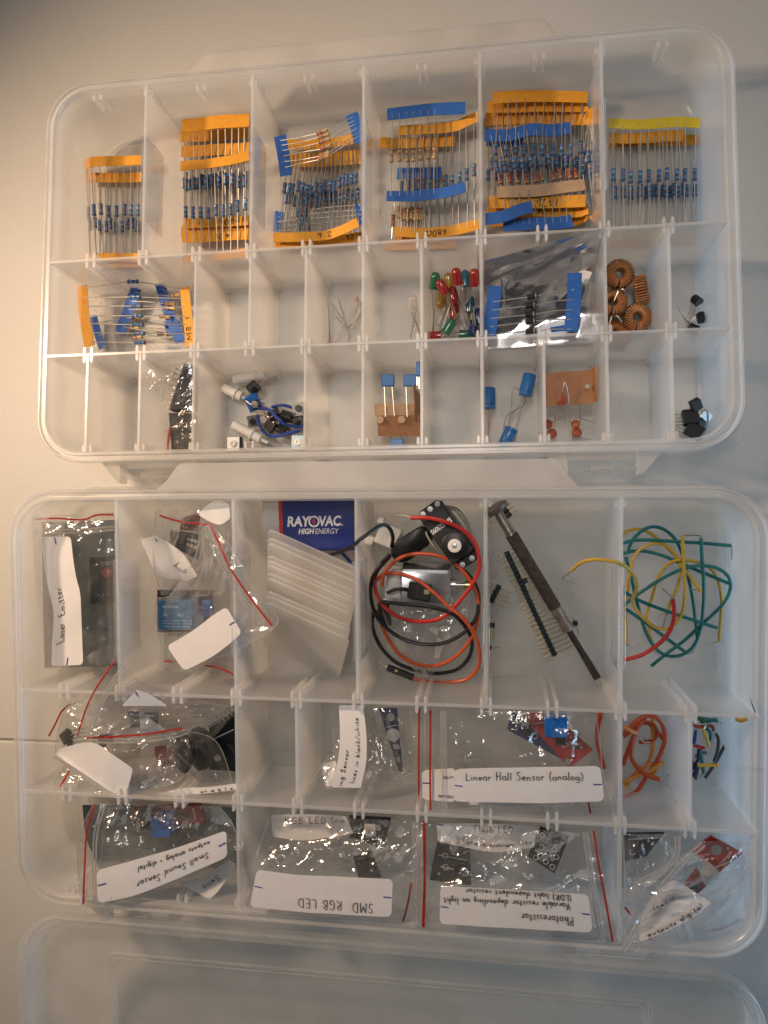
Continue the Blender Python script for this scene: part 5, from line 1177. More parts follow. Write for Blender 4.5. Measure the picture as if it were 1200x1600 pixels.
a, b = P('B', *d4((200, 900, 20))[0]), P('B', *d4((230, 1080, 16))[0]); ux = unit(b - a); g = G(); g.box((a + b) / 2, (np.linalg.norm(b - a), 5, 4), np.array([ux, unit(np.cross([0, 0, 1], ux)), np.cross(ux, unit(np.cross([0, 0, 1], ux)))]).T, bev=.3); part(g, 'housing', blackm, t)
t = bag('crumpled clear bag of small white servo horns under the wires', 'B', [([d4((180, 860, 20))[0], d4((230, 1050, 20))[0], d4((350, 1300, 16))[0], d4((520, 1520, 10))[0]], [d4((900, 850, 14))[0], d4((880, 1050, 16))[0], d4((780, 1280, 14))[0], d4((560, 1525, 9))[0]])], amp=3.2, seed=12, ang=1.0)
zip_ridges(t, 'B', d4((330, 900, 24), (400, 1080, 24), (470, 1290, 20), (545, 1510, 13)), 0, 2, 1.2, .6)
for k, (p, q) in enumerate((((640, 1350), (700, 1120)), ((590, 1100), (720, 1180)))):
    a, b = P('B', *d4(p + (8,))[0]), P('B', *d4(q + (8,))[0]); g = G(); Ln = np.linalg.norm(b - a); ux = unit(b - a); R2 = np.array([ux, np.cross([0, 0, 1], ux), [0, 0, 1]]).T
    g.prism([(0, -1.2), (Ln, -2.6), (Ln + 2, -1.5), (Ln + 2, 1.5), (Ln, 2.6), (0, 1.2)], 0, 1.6, bev=.3); g.v = [tuple(a + R2 @ V3(v)) for v in g.v]
    single(g, 'servo_horn', white, 'B', a, ('long' if k == 0 else 'short') + ' white servo horn inside the crumpled bag', 'servo horn')

# ---- screwdriver compartment
d5 = crop(745, 770, 5.245)
a, b = P('B', *d5((150, 118, 12))[0]), P('B', *d5((990, 1522, 4))[0]); d_ = unit(b - a); LT = np.linalg.norm(b - a)
pr = lambda x, y: (P('B', *d5((x, y, 9))[0]) - a) @ d_
t = thing('screwdriver', 'old rusty jeweller screwdriver with a swivel cap lying diagonally', 'screwdriver', 'B', (a + b) / 2 * [1, 1, 0] + [0, 0, 1])
k1, k2, k3, k4 = pr(170, 150), pr(285, 335), pr(650, 945), pr(762, 1140)
g = G(); g.lathe(a, b, [(k1, 2.0), (k1 + 1, 2.2), (k2 - 1, 2.3), (k2, 2.6)], 20); part(g, 'neck', oldmetal, t)
g = G(); L = []; n_ = 40; s_, u_, dd = basis(d_)
for x in np.linspace(k2, k3, 60):
    L.append([a + d_ * x + (2.75 + (.2 if i % 2 else -.05)) * (math.cos(2 * math.pi * i / n_) * s_ + math.sin(2 * math.pi * i / n_) * u_) for i in range(n_)])
g.loops(L); part(g, 'grip', rust, t, angle=20)
g = G(); g.lathe(a, b, [(k3, 2.5), (k3 + .3, 2.8), (k3 + 4, 2.9), (k3 + 5, 2.5), (k3 + 6.5, 2.5), (k4 - 1, 2.8), (k4, 2.3), (k4, 1.3)], 22); part(g, 'ferrule', oldmetal, t)
g = G(); g.lathe(a, b, [(k4 - .5, 1.5), (LT - 14, 1.5), (LT - 13, 1.5)], 16)
e1 = a + d_ * (LT - 13); sx = unit(np.cross([0, 0, 1], d_)); zz = np.cross(d_, sx)
g.loops([[e1 + sx * x * 1.6 + zz * y * 1.6 for x, y in ((-1, -.6), (1, -.6), (1, .6), (-1, .6))], [b + sx * x * 1.8 + zz * y * .5 for x, y in ((-1, -1), (1, -1), (1, 1), (-1, 1))]]); part(g, 'blade', darksteel, t)
ca_, cb_ = P('B', *d5((95, 155, 13))[0]), P('B', *d5((205, 65, 15))[0]); cn = unit(a - b + [0, 0, 6]); cc = a - d_ * 1.0
g = G(); g.lathe(cc + d_ * 4, cc - d_ * 4, [(0, 2.6), (1.0, 5.4), (1.6, 6.1), (3.0, 6.3), (3.8, 5.8), (4.2, 4.4), (3.8, 3.2), (3.6, .1)], 26); part(g, 'swivel_cap', oldmetal, t)
# pin header
def header(label, p, q, n, long_len, short_len, h=6, w=2.5, side=1, group='strips of header pins', name='pin_header', long_pitch=None):
    a, b = P('B', *d5(p + (h,))[0]), P('B', *d5(q + (h,))[0]); ux = unit(b - a); uy = unit(np.cross([0, 0, 1], ux)) * side; R2 = np.array([ux, uy, np.cross(ux, uy)]).T
    t = thing(name, label, 'header pins', 'B', (a + b) / 2 * [1, 1, 0] + [0, 0, h - 1.3], group); Ln = np.linalg.norm(b - a); g = G()
    for i in range(n):
        c = a + ux * Ln * (i + .5) / n; g.box(c, (Ln / n - .18, w, w), R2, bev=.35)
    part(g, 'housing', mat('dark_teal_black_nylon', (.012, .022, .028), .4), t); g = G()
    for i in range(n):
        c = a + ux * Ln * (i + .5) / n; g.box(c + uy * (short_len - long_len) / 2, (.64, long_len + short_len, .64), R2, bev=.1)
    part(g, 'pin', gold, t); return t
header('long black pin header with a comb of gilt pins beside the screwdriver', (240, 480), (640, 1335), 24, 9.5, 4.5, 7, 2.6, -1)
header('short four pin header lying crossed at the left of the long one', (185, 755), (115, 900), 4, 6.5, 7.0, 5, 2.5, 1)
header('three pin header under the screwdriver cap', (210, 110), (275, 200), 3, 12, 4, 6, 2.8, 1)
header('tiny single pin header in the middle of the long header', (375, 730), (415, 712), 1, 7, 3, 10, 2.5, -1)
header('single black pin to the right of the screwdriver ferrule', (785, 1075), (828, 1060), 1, 3, 6.5, 4, 2.4, -1)
header('two pin header against the divider, left of the screwdriver compartment', (92, 1085), (148, 1082), 2, 7, 3.5, 4, 2.5, 1)
header('single pin header near the front left of the screwdriver compartment', (100, 1245), (100, 1285), 1, 2, 6, 4, 2.4, 1)

# ---- hook-up wire compartment
d6 = crop(860, 810, 4)
WG = 'tangled hook-up wires'
wire('B', 'yellow wire reaching over the divider into the screwdriver compartment', d6((128, 330, 34), (190, 278, 42), (260, 258, 46.5), (340, 260, 48), (430, 280, 47.5), (500, 325, 42), (540, 400, 34), (530, 470, 26), (512, 520, 20), (560, 600, 16), (640, 670, 14), (700, 692, 14), (770, 670, 15), (820, 600, 16), (838, 500, 18), (838, 380, 20), (832, 260, 22), (825, 105, 24)), .74, wyel, 110, bare0=d6((100, 355, 30), (78, 378, 27), (150, 402, 24)), group=WG)
wire('B', 'yellow wire arching at the back left of the tangle', d6((432, 118, 10), (480, 80, 10), (545, 66, 10), (610, 85, 10), (680, 135, 10), (760, 210, 10), (800, 260, 10)), .74, wyel, 40, group=WG)
wire('B', 'yellow wire with a hooked bare end at the front left of the tangle', d6((475, 780, 5), (472, 680, 7), (465, 570, 10), (480, 450, 13), (500, 330, 16), (530, 230, 17), (590, 175, 17), (660, 155, 17), (730, 175, 16), (790, 240, 15), (815, 310, 14), (800, 410, 13), (765, 495, 12), (725, 600, 10)), .74, wyel, 80, bare0=d6((485, 790, 4), (542, 785, 4)), bare1=d6((710, 655, 8), (705, 680, 7)), group=WG)
wire('B', 'yellow wire looping down the right side of the tangle', d6((1055, 770, 5), (1062, 660, 7), (1070, 520, 10), (1050, 400, 12), (1010, 320, 14), (940, 280, 16), (860, 262, 17), (780, 265, 17), (720, 300, 16), (670, 380, 14), (640, 480, 12), (615, 560, 10), (608, 640, 9), (645, 812, 6)), .74, wyel, 80, bare0=d6((1045, 772, 4), (990, 780, 4)), bare1=d6((660, 835, 5), (685, 858, 4)), group=WG)
wire('B', 'short yellow wire pointing to the right in the middle of the tangle', d6((805, 280, 19), (870, 360, 19), (942, 460, 18)), .74, wyel, 14, bare1=d6((925, 450, 17), (880, 442, 16)), group=WG)
wire('B', 'teal wire running straight along the back of the tangle', d6((432, 162, 18), (520, 138, 18), (640, 136, 18), (800, 146, 18), (950, 155, 17), (1128, 170, 16)), .78, wtea, 40, bare1=d6((1134, 180, 15), (1134, 258, 14)), group=WG)
wire('B', 'teal wire in a tall arch and a loop at the front', d6((480, 225, 14), (510, 140, 14), (580, 72, 14), (650, 52, 14), (720, 75, 14), (780, 130, 13), (820, 210, 12), (855, 340, 11), (885, 480, 10), (905, 620, 9), (918, 740, 8)), .78, wtea, 70, group=WG)
wire('B', 'long teal wire sweeping from the left corner to the right side', d6((448, 222, 12), (520, 205, 13), (610, 208, 14), (720, 240, 15), (850, 295, 16), (980, 350, 15), (1130, 412, 14)), .78, wtea, 50, group=WG)
wire('B', 'teal wire curling round the right end of the tangle', d6((452, 545, 13), (560, 465, 15), (700, 375, 17), (830, 315, 19), (950, 295, 20), (1050, 315, 19), (1115, 370, 18), (1122, 450, 16), (1070, 545, 14), (960, 650, 12), (840, 760, 10), (720, 850, 8), (632, 922, 6)), .78, wtea, 80, group=WG)
wire('B', 'teal wire in a straight diagonal from the left divider to the right', d6((448, 452, 17), (560, 515, 17), (700, 570, 16), (860, 625, 15), (1040, 684, 13)), .78, wtea, 40, group=WG)
wire('B', 'teal wire upright at the right of the tangle, looping round the front', d6((942, 126, 20), (948, 260, 19), (958, 400, 18), (956, 540, 15), (940, 680, 12), (900, 790, 10), (830, 850, 9), (740, 860, 8), (660, 815, 8), (600, 720, 8), (560, 600, 9), (530, 480, 10), (500, 350, 11), (470, 240, 11)), .78, wtea, 90, group=WG, bare0=d6((930, 108, 19), (840, 106, 18)))
wire('B', 'short teal wire slanting across the front of the tangle', d6((470, 565, 11), (600, 655, 10), (740, 760, 8), (850, 840, 6)), .78, wtea, 30, group=WG, bare1=d6((880, 845, 5), (905, 812, 6)))
wire('B', 'red wire curving up from the divider in the middle of the tangle', d6((455, 885, 12), (560, 858, 13), (650, 805, 15), (730, 730, 17), (768, 640, 19), (772, 560, 20), (765, 505, 21)), .95, wred, 40, bare1=d6((760, 490, 21), (698, 438, 22)), group=WG)
p = P('B', 1176, 1112, 45)
g = G(); g.tube(spline(PP('B', [(1171, 1090, 47), (1176, 1102, 48), (1180, 1113, 47)]), 8), .35, 5); single(g, 'wire_clipping', lead, 'B', p, 'thin metal wire clipping on the right end of the row wall', 'wire')

# ---- middle row, left: bags with joystick module
d7 = crop(60, 1080, 3.75)
t = pcb('black joystick module with a round black cap in a bag, left of the middle row', 'B', [d7((1000, 200))[0], d7((1160, 110))[0], d7((1165, 470))[0], d7((1000, 460))[0]], 14, pcbk, comps=[('pad', .3, .75, 1.8), ('box', 'switch', .75, .6, 6, 6, 5, black), ('pins', .8, .12, 5, 2.54, 0, 1, 6), ('line', .1, .35, .9, .3, .25)], cat='joystick')
a = P('B', *d7((930, 340, 24))[0]); nn = unit(P('B', *d7((815, 360, 30))[0]) - P('B', *d7((1000, 320, 18))[0])); g = G()
g.lathe(a - nn * 6, a + nn * 9, [(0, 6), (2, 9.5), (4, 10.5), (6, 10.2), (8, 6), (11, 4.6), (12, 8.8), (13.5, 9.8), (14.5, 9.0), (15, .3)], 28); part(g, 'joystick_cap', black, t)
pcb('dark red board deep in the bag beside the joystick', 'B', [d7((680, 330))[0], d7((800, 320))[0], d7((800, 520))[0], d7((690, 500))[0]], 5, mat('dim_red_board', (.16, .03, .04), .5), comps=[('box', 'chip', .5, .5, 4, 4, 1.2, black)], cat='sensor board')
pcb('dark navy board under the film in the middle of the joystick bag', 'B', [d7((520, 120))[0], d7((700, 130))[0], d7((690, 210))[0], d7((540, 215))[0]], 10, pcbb, comps=[('box', 'chip', .3, .5, 5, 4, 2, black), ('pad', .7, .4, .8), ('pad', .8, .6, .8), ('line', .1, .2, .9, .2, .2)], cat='sensor board')
pcb('small dark module in the bag corner at the left of the middle row', 'B', [d7((120, 260))[0], d7((160, 220))[0], d7((205, 265))[0], d7((150, 320))[0]], 22, pcbk, comps=[('box', 'chip', .5, .5, 3, 3, 1.5, blackm), ('pins', .8, .8, 4, 2.0, 1, -.6, 9)], cat='sensor board')
pcb('small blue black module in the middle of the left bag', 'B', [d7((370, 265))[0], d7((430, 240))[0], d7((435, 300))[0], d7((380, 320))[0]], 12, pcbb, comps=[('box', 'chip', .5, .5, 4, 3, 2, black), ('pins', .1, .5, 3, 2.2, -1, .3, 6)], cat='sensor board')
t = bag('clear zip bag whose upright red line stands over the row wall at left', 'B',
        [([(180, 1030, 52), (150, 1075, 52), (130, 1130, 44), (118, 1168, 36)], [(262, 1098, 46), (340, 1100, 34), (352, 1120, 30), (300, 1150, 28)])],
        reds=[[(179, 1033, 54), (160, 1060, 54), (142, 1090, 51), (130, 1120, 46), (121, 1151, 40)]], zips=[([(190, 1042, 53), (168, 1075, 52), (150, 1110, 49), (138, 1148, 42)], 0)], amp=2.6, seed=14, ang=.6, fm=filmthin)
label_on(t, 'B', [(214, 1078, 50), (232, 1084, 49)], [(190, 1103, 47), (262, 1103, 46)], .8, ticks=[(.02, .1, .3, .34)], wave=.2, lab='white label corner sticking up over the row wall')
label_on(t, 'B', [d7((590, 95, 34))[0], d7((640, 150, 32))[0], d7((740, 225, 30))[0]], [d7((600, 260, 30))[0], d7((650, 250, 29))[0], d7((735, 238, 28))[0]], .6, wave=.3)
t = bag('clear zip bag with a folded blank label, leaning on the left wall', 'B',
        [([(86, 1178, 38), (92, 1140, 36), (104, 1106, 34), (130, 1095, 30)], [(205, 1252, 38), (225, 1235, 36), (285, 1215, 30), (300, 1150, 24)]), ([(82, 1230, 40), (95, 1205, 38), (108, 1190, 36)], [(204, 1256, 40), (213, 1240, 38), (216, 1225, 36)])],
        reds=[[(76, 1150, 30), (86, 1132, 30), (96, 1112, 29), (110, 1100, 28)], [(94, 1230, 44), (108, 1205, 43)], [(200, 1243, 41), (213, 1247, 41)]], amp=2.4, seed=16, ang=2.0)
label_on(t, 'B', [d7((120, 340, 41))[0], d7((300, 300, 42))[0], d7((420, 360, 42))[0], d7((555, 455, 41))[0]], [d7((100, 368, 40))[0], d7((210, 450, 41))[0], d7((350, 545, 42))[0], d7((505, 632, 41))[0]], 1.5, wave=.7, seed=8)
label_on(t, 'B', [d7((90, 372, 41.5))[0], d7((230, 460, 42.5))[0], d7((370, 555, 43))[0], d7((480, 632, 42))[0]], [d7((86, 385, 38))[0], d7((220, 480, 39))[0], d7((360, 575, 40))[0], d7((475, 640, 40))[0]], .5, wave=.1)
t = bag('clear zip bag with a level red line round the joystick, middle row', 'B',
        [([(132, 1148, 34), (200, 1145, 36), (260, 1155, 30), (250, 1250, 28)], [(210, 1105, 30), (290, 1100, 32), (350, 1102, 30), (371, 1110, 26)]), ([(214, 1212, 32), (240, 1240, 34), (260, 1252, 34)], [(285, 1140, 38), (340, 1160, 34), (371, 1245, 32)])],
        reds=[[(134, 1153, 40), (180, 1151, 41), (230, 1147, 42), (285, 1138, 42)]], zips=[([(150, 1160, 39), (210, 1160, 40), (270, 1153, 40), (292, 1146, 40)], 0)], amp=3.0, seed=19, ang=.3, fm=filmthin)
label_on(t, 'B', [d7((700, 600, 36))[0], d7((850, 570, 37))[0], d7((1000, 560, 37))[0], d7((1165, 540, 36))[0]], [d7((720, 640, 35))[0], d7((850, 612, 37))[0], d7((1000, 596, 37))[0], d7((1170, 575, 36))[0]], .8, notes=[('on a b l e', .55, .95, .8, .5, dict(lw=.26))], wave=.6, seed=3)

# ---- middle row: tracking sensor bag
d8 = crop(460, 1090, 5)
t = pcb('dark navy line sensor board with a pointed end and a round white sticker', 'B', [d8((660, 85))[0], d8((800, 85))[0], d8((845, 580))[0], d8((815, 575))[0]], 26, pcbb, comps=[('cyl', 'mounting_hole', .55, .14, 1.9, .12, mat('pale_hole', (.45, .43, .36), .6)), ('cyl', 'sticker', .5, .42, 3.1, .12, whitep)] + [('line', .3 + .18 * k, .57, .3 + .18 * k, .64, .25) for k in range(4)] + [('line', .3 + .18 * k, .78, .3 + .18 * k, .85, .2) for k in range(3)] + [('box', 'comparator_chip', .5, .70, 3, 3.2, 1.0, black), ('line', .1, .3, .9, .26, .15)], cat='sensor board')
t = bag('clear zip bag with a label about black and white lines, middle row', 'B', [([d8((190, 540, 34))[0], d8((300, 420, 32))[0], d8((300, 200, 30))[0], d8((330, 70, 30))[0]], [d8((250, 705, 40))[0], d8((560, 680, 36))[0], d8((840, 620, 32))[0], d8((970, 560, 30))[0]]), ([d8((560, 80, 32))[0], d8((600, 300, 32))[0], d8((620, 600, 32))[0]], [d8((960, 80, 32))[0], d8((970, 400, 32))[0], d8((970, 700, 32))[0]])],
        reds=[d8((975, 80, 34), (972, 400, 34), (972, 835, 34))], amp=2.8, seed=21, ang=.9)
label_on(t, 'B', [d8((345, 60, 38))[0], d8((355, 250, 39))[0], d8((345, 450, 40))[0], d8((290, 700, 40))[0]], [d8((540, 60, 38))[0], d8((563, 300, 39))[0], d8((560, 500, 40))[0], d8((520, 706, 40))[0]], 1.0,
         notes=[('ing Sensor', .985, .54, .34, .17, dict()), ('lines in black/white', .94, .13, .74, .16, dict())], wave=.5, seed=5)
label_on(t, 'B', [d8((215, 520, 33))[0], d8((330, 490, 33))[0]], [d8((240, 690, 36))[0], d8((300, 690, 37))[0]], 1.0, wave=.2, lab='folded back end of the white label')

# ---- middle row: hall sensor bag
d9 = crop(640, 1100, 3.75)
pcb('red sensor board with a blue trimmer, slanting in the hall sensor bag', 'B', [d9((645, 55))[0], d9((830, 55))[0], d9((1075, 270))[0], d9((935, 375))[0]], 34, pcbr, comps=[('box', 'trimmer', .82, .22, 9.5, 8.5, 8, bluep), ('box', 'comparator_chip', .5, .55, 4.6, 5, 1.4, black), ('cyl', 'mounting_hole', .12, .92, 1.5, .1, solder)] + [('pad', .3 + .1 * k, .42, .5) for k in range(4)] + [('line', .36 + .09 * k, .40, .36 + .09 * k, .47, .2) for k in range(4)] + [('line', .36 + .09 * k, .65, .36 + .09 * k, .72, .2) for k in range(4)] + [('pad', .8, .6 + .08 * k, .6) for k in range(4)] + [('box', 'resistor_chip', .7, .8, 2, 1.2, .6, blackm), ('line', .1, .2, .5, .2)], cat='sensor board')
pcb('dark blue board lying behind the red one in the hall sensor bag', 'B', [d9((600, 55))[0], d9((650, 60))[0], d9((900, 330))[0], d9((570, 150))[0]], 28, pcbb, comps=[('ring', .3, .3, 1.2), ('ring', .7, .6, 1.2), ('box', 'chip', .5, .6, 4, 3, 1, black), ('pad', .2, .7, .6)], cat='sensor board')
t = bag('clear zip bag labelled Linear Hall Sensor in the middle row', 'B', [([d9((85, 40, 40))[0], d9((90, 200, 40))[0], d9((90, 420, 41))[0], d9((95, 640, 41))[0]], [d9((1090, 40, 38))[0], d9((1110, 200, 40))[0], d9((1135, 420, 41))[0], d9((1180, 600, 41))[0]])],
        reds=[d9((122, 35, 43), (122, 200, 43), (120, 380, 44), (122, 620, 44)), d9((1128, 60, 38), (1098, 190, 40), (1118, 300, 40), (1128, 370, 40)), d9((1048, 575, 41), (1060, 640, 41))], zips=[(d9((185, 40, 43), (188, 300, 43), (195, 640, 43)), 0)], amp=2.4, seed=24, ang=1.3)
label_on(t, 'B', [d9((72, 390, 43))[0], d9((270, 375, 43))[0]], [d9((75, 560, 43))[0], d9((270, 575, 43))[0]], 2.0, notes=[('an', .62, .98, .30, .15, dict(lw=.26)), ('anas', .48, .98, .88, .15, dict(lw=.26))], ticks=[(.01, .42, .22, .43)], lab='second label seen under the top one')
label_on(t, 'B', [d9((262, 380, 45.5))[0], d9((520, 374, 46))[0], d9((800, 370, 46))[0], d9((1118, 362, 45.5))[0]], [d9((255, 570, 45.5))[0], d9((520, 576, 46))[0], d9((800, 580, 46))[0], d9((1142, 570, 45.5))[0]], 2.4,
         notes=[('Linear Hall Sensor (analog)', .08, .88, .36, .23, dict(lw=.3))], ticks=[(.006, .50, .06, .53), (.94, .52, .994, .52)], wave=.5, seed=11)
label_on(t, 'B', [d9((350, 570, 40))[0], d9((700, 575, 40))[0], d9((945, 578, 40))[0]], [d9((350, 590, 40))[0], d9((700, 600, 40))[0], d9((935, 598, 40))[0]], .5, lab='edge of a third label underneath')

# ---- middle row: orange wires and short cut wires
da = crop(960, 1110, 5.217)
OG = 'orange wires in the small compartment'
wire('B', 'dark orange wire in a tall loop, orange wire compartment', da((75, 200, 12), (150, 110, 14), (230, 55, 14), (330, 50, 13), (395, 130, 11), (410, 240, 9), (380, 340, 8), (320, 460, 8), (245, 570, 9), (180, 660, 10), (70, 715, 12)), .95, worg, 70, group=OG)
wire('B', 'red orange wire crossing from the top to the front, orange wire compartment', da((250, 60, 8), (190, 150, 10), (150, 270, 12), (140, 380, 13), (190, 470, 14), (270, 530, 14), (365, 562, 13)), 1.05, wirem('red_orange', (.46, .07, .02)), 50, bare1=da((400, 548, 12), (462, 525, 11)), group=OG)
wire('B', 'light orange wire with a bare hooked end, orange wire compartment', da((85, 135, 26), (130, 165, 25), (180, 185, 23)), .9, wlor, 14, bare1=da((200, 215, 22), (235, 258, 20), (290, 262, 19)), group=OG)
wire('B', 'light orange wire zigzagging across the floor, orange wire compartment', da((310, 60, 4), (315, 200, 5), (310, 330, 5), (280, 420, 5), (180, 530, 5), (75, 600, 5)), .95, wlor, 40, group=OG)
wire('B', 'light orange wire slanting up at the right, orange wire compartment', da((72, 585, 9), (170, 545, 9), (280, 500, 9), (400, 415, 9)), .95, wlor, 30, group=OG)
wire('B', 'red orange wire straight along the left divider, orange wire compartment', da((70, 445, 9), (110, 330, 9), (160, 210, 8), (210, 110, 7)), 1.05, wirem('red_orange', (.46, .07, .02)), 30, group=OG)
wire('B', 'orange wire passing behind the row wall, orange wire compartment', da((75, 215, 4), (150, 160, 4), (250, 100, 4), (330, 150, 4), (400, 235, 4)), .95, worg, 40, bare1=da((360, 245, 3), (260, 235, 3)), group=OG)
wire('B', 'orange red wire hanging down the left side of the divider', [(938, 1112, 30), (934, 1140, 26), (934, 1165, 22), (944, 1200, 18)], 1.0, worg, 24, group=OG)
wire('B', 'red orange wire in a small ring at the back, orange wire compartment', da((90, 190, 6), (150, 120, 7), (240, 95, 7), (320, 120, 7), (350, 190, 6), (300, 250, 5), (200, 260, 4)), .85, wirem('red_orange', (.46, .07, .02)), 40, group=OG)
wire('B', 'light orange wire looping low near the front, orange wire compartment', da((75, 690, 4), (130, 560, 5), (220, 470, 6), (300, 440, 6), (340, 480, 6), (290, 560, 5)), .8, wlor, 40, group=OG)
SG = 'short cut wires in the corner compartment'
SW = [('teal short wire along the back of the corner compartment', wtea, ((680, 62, 6), (760, 75, 6), (840, 85, 6))), ('second teal short wire at the back of the corner compartment', wtea, ((700, 95, 4), (770, 88, 4), (830, 70, 4))),
      ('upper yellow short wire in the corner compartment', wyel, ((722, 155, 12), (748, 215, 12), (772, 295, 11))), ('level yellow short wire near the front of the corner compartment', wyel, ((680, 448, 14), (760, 446, 14), (845, 447, 14))),
      ('dark grey curved wire on the right of the corner compartment', wgry, ((828, 190, 7), (850, 240, 7), (840, 340, 6), (812, 415, 6))), ('dark grey straight wire on the right of the corner compartment', wgry, ((895, 295, 5), (850, 380, 5), (795, 470, 5), (740, 552, 5))),
      ('dark blue short wire by the left divider of the corner compartment', wblu, ((665, 165, 9), (655, 230, 9), (648, 275, 9))), ('red short wire by the left divider of the corner compartment', wred, ((645, 285, 8), (680, 295, 8), (735, 308, 8))),
      ('teal slanting short wire beside the upper yellow one', wtea, ((745, 140, 8), (785, 190, 8), (780, 250, 8))), ('dark teal upright wire in the middle of the corner compartment', wtea, ((700, 320, 6), (715, 420, 6), (730, 515, 6))),
      ('black upright wire in the middle of the corner compartment', wblk, ((690, 320, 9), (682, 400, 9), (650, 480, 8))), ('grey short wire at the front left of the corner compartment', wgry, ((680, 450, 5), (672, 510, 5), (662, 560, 5))),
      ('orange short wire low at the left of the corner compartment', worg, ((648, 120, 4), (690, 135, 4), (730, 130, 4))), ('white short wire across the middle of the corner compartment', wwht, ((640, 215, 5), (700, 240, 5), (755, 235, 5))),
      ('dark green short wire at the back left corner', wirem('dark_green', (.02, .14, .05)), ((645, 75, 10), (690, 70, 10), (735, 82, 10))), ('light blue short wire slanting in the middle of the corner compartment', wirem('light_blue', (.08, .25, .42)), ((660, 380, 5), (700, 350, 5), (750, 345, 5))),
      ('blue short wire at the front left of the corner compartment', wblu, ((650, 420, 4), (645, 480, 4), (642, 540, 4))), ('brown red short wire near the back of the corner compartment', wirem('brown', (.20, .06, .03)), ((760, 120, 9), (800, 135, 9), (810, 165, 9)))]
for k, (lab, m, pts) in enumerate(SW):
    e = da(pts[-1])[0]; wire('B', lab, da(*pts), .8, m, 14, bare1=[(e[0] + 6 * math.cos(k), e[1] + 3 + 5 * math.sin(k * 2.1), max(2, e[2] - 2))], bare0=[(da(pts[0])[0][0] + 4 * math.sin(k), da(pts[0])[0][1] - 4, max(2, pts[0][2] - 1))], group=SG)
wire('B', 'yellow wire scrap lying under the row wall at the right end', [(1150, 1123, 40), (1158, 1126, 40), (1167, 1123, 40)], .9, wyel, 8)

# ---- front row: sound sensor bag
db = crop(110, 1240, 4.2857)
pcb('dark red sound sensor board with a blue trimmer, front row left', 'B', [db((430, 90))[0], db((870, 70))[0], db((900, 200))[0], db((440, 215))[0]], 20, mat('deep_red_board', (.20, .025, .03), .45), comps=[('cyl', 'microphone', .14, .5, 4.6, 6, black), ('box', 'trimmer', .48, .75, 9.5, 9.5, 9, bluep), ('box', 'chip', .72, .5, 5, 4, 1.4, black)] + [('pad', .12 + .06 * k, .9, .7) for k in range(3)] + [('pad', .88, .25 + .15 * k, .7) for k in range(4)], cat='sensor board')
t = thing('foil_pouch', 'dark antistatic sheet inside the sound sensor bag', 'pouch', 'B', P('B', 250, 1330, 3) * [1, 1, 0])
part(film_geo(rib_px('B', [db((80, 75, 16))[0], db((110, 300, 14))[0], db((220, 560, 10))[0]], [db((1110, 90, 16))[0], db((1100, 400, 14))[0], db((880, 690, 10))[0]]), 1.4, 33, 40, 40, 1.4, .05), 'foil', slate, t)
t = bag('clear zip bag labelled Small Sound Sensor at the left of the front row', 'B', [([db((165, 60, 40))[0], db((70, 250, 44))[0], db((55, 480, 46))[0], db((75, 745, 47))[0]], [db((1000, 80, 30))[0], db((1100, 230, 34))[0], db((1090, 420, 38))[0], db((240, 745, 46))[0]])],
        reds=[db((165, 70, 44), (110, 250, 47), (95, 480, 49), (85, 742, 50))], zips=[(db((215, 65, 44), (160, 260, 47), (150, 480, 49), (155, 745, 49)), 0)], amp=3.2, seed=27, ang=1.5, puff=6)
label_on(t, 'B', [db((175, 515, 48))[0], db((450, 440, 47))[0], db((750, 350, 45))[0], db((1045, 245, 43))[0]], [db((185, 735, 48))[0], db((450, 675, 47))[0], db((750, 555, 45))[0], db((1050, 425, 43))[0]], 2.4,
         notes=[('Small Sound Sensor', .86, .30, .54, .21, dict(tdir=-1, drift=.09)), ('outputs analog + digital', .87, .31, .16, .17, dict(tdir=-1, drift=.06))], ticks=[(.006, .45, .07, .44), (.94, .46, .992, .43)], wave=.5, seed=12)
label_on(t, 'B', [db((720, 590, 38))[0], db((880, 560, 38))[0], db((1060, 440, 38))[0]], [db((930, 708, 38))[0], db((1000, 640, 38))[0], db((1105, 480, 38))[0]], 1.0, notes=[('Sens', .62, .2, .4, .3, dict(tdir=-1, lw=.28))], wave=.8, seed=2, lab='second crumpled label under the first')

# ---- front row: SMD RGB LED bag
dc = crop(380, 1260, 4)
pcb('small black RGB LED board with a white square LED, front row', 'B', [dc((700, 65))[0], dc((925, 75))[0], dc((875, 270))[0], dc((670, 185))[0]], 26, pcbk, comps=[('box', 'led', .5, .45, 5.2, 5.2, 1.6, white), ('box', 'led_window', .5, .45, 3.4, 3.4, 1.75, mat('beige_phosphor', (.55, .47, .36), .4)), ('cyl', 'mounting_hole', .88, .16, 1.7, .12, mat('dull_hole', (.28, .28, .27), .5)), ('cyl', 'mounting_hole', .88, .86, 1.7, .12, mat('dull_hole', (.28, .28, .27), .5)), ('pins', .0, .45, 4, 2.6, -1, 0, 7)] + [('line', .32, .3 + .12 * k, .38, .3 + .12 * k, .35) for k in range(4)] + [('line', .64, .3 + .12 * k, .70, .3 + .12 * k, .35) for k in range(4)] + [('text', 'CNT1', .74, .62, 2.0, (-1, .1, 0), (-.1, -1, 0)), ('text', 'R', .78, .3, 1.6, (-1, .1, 0), (-.1, -1, 0))], cat='sensor board')
pcb('dark module blurred behind the film of the RGB LED bag', 'B', [dc((690, 320))[0], dc((800, 280))[0], dc((860, 445))[0], dc((720, 445))[0]], 14, pcbk, comps=[('box', 'chip', .4, .4, 4, 4, 1.5, blackm), ('pad', .7, .7, .8)], cat='sensor board')
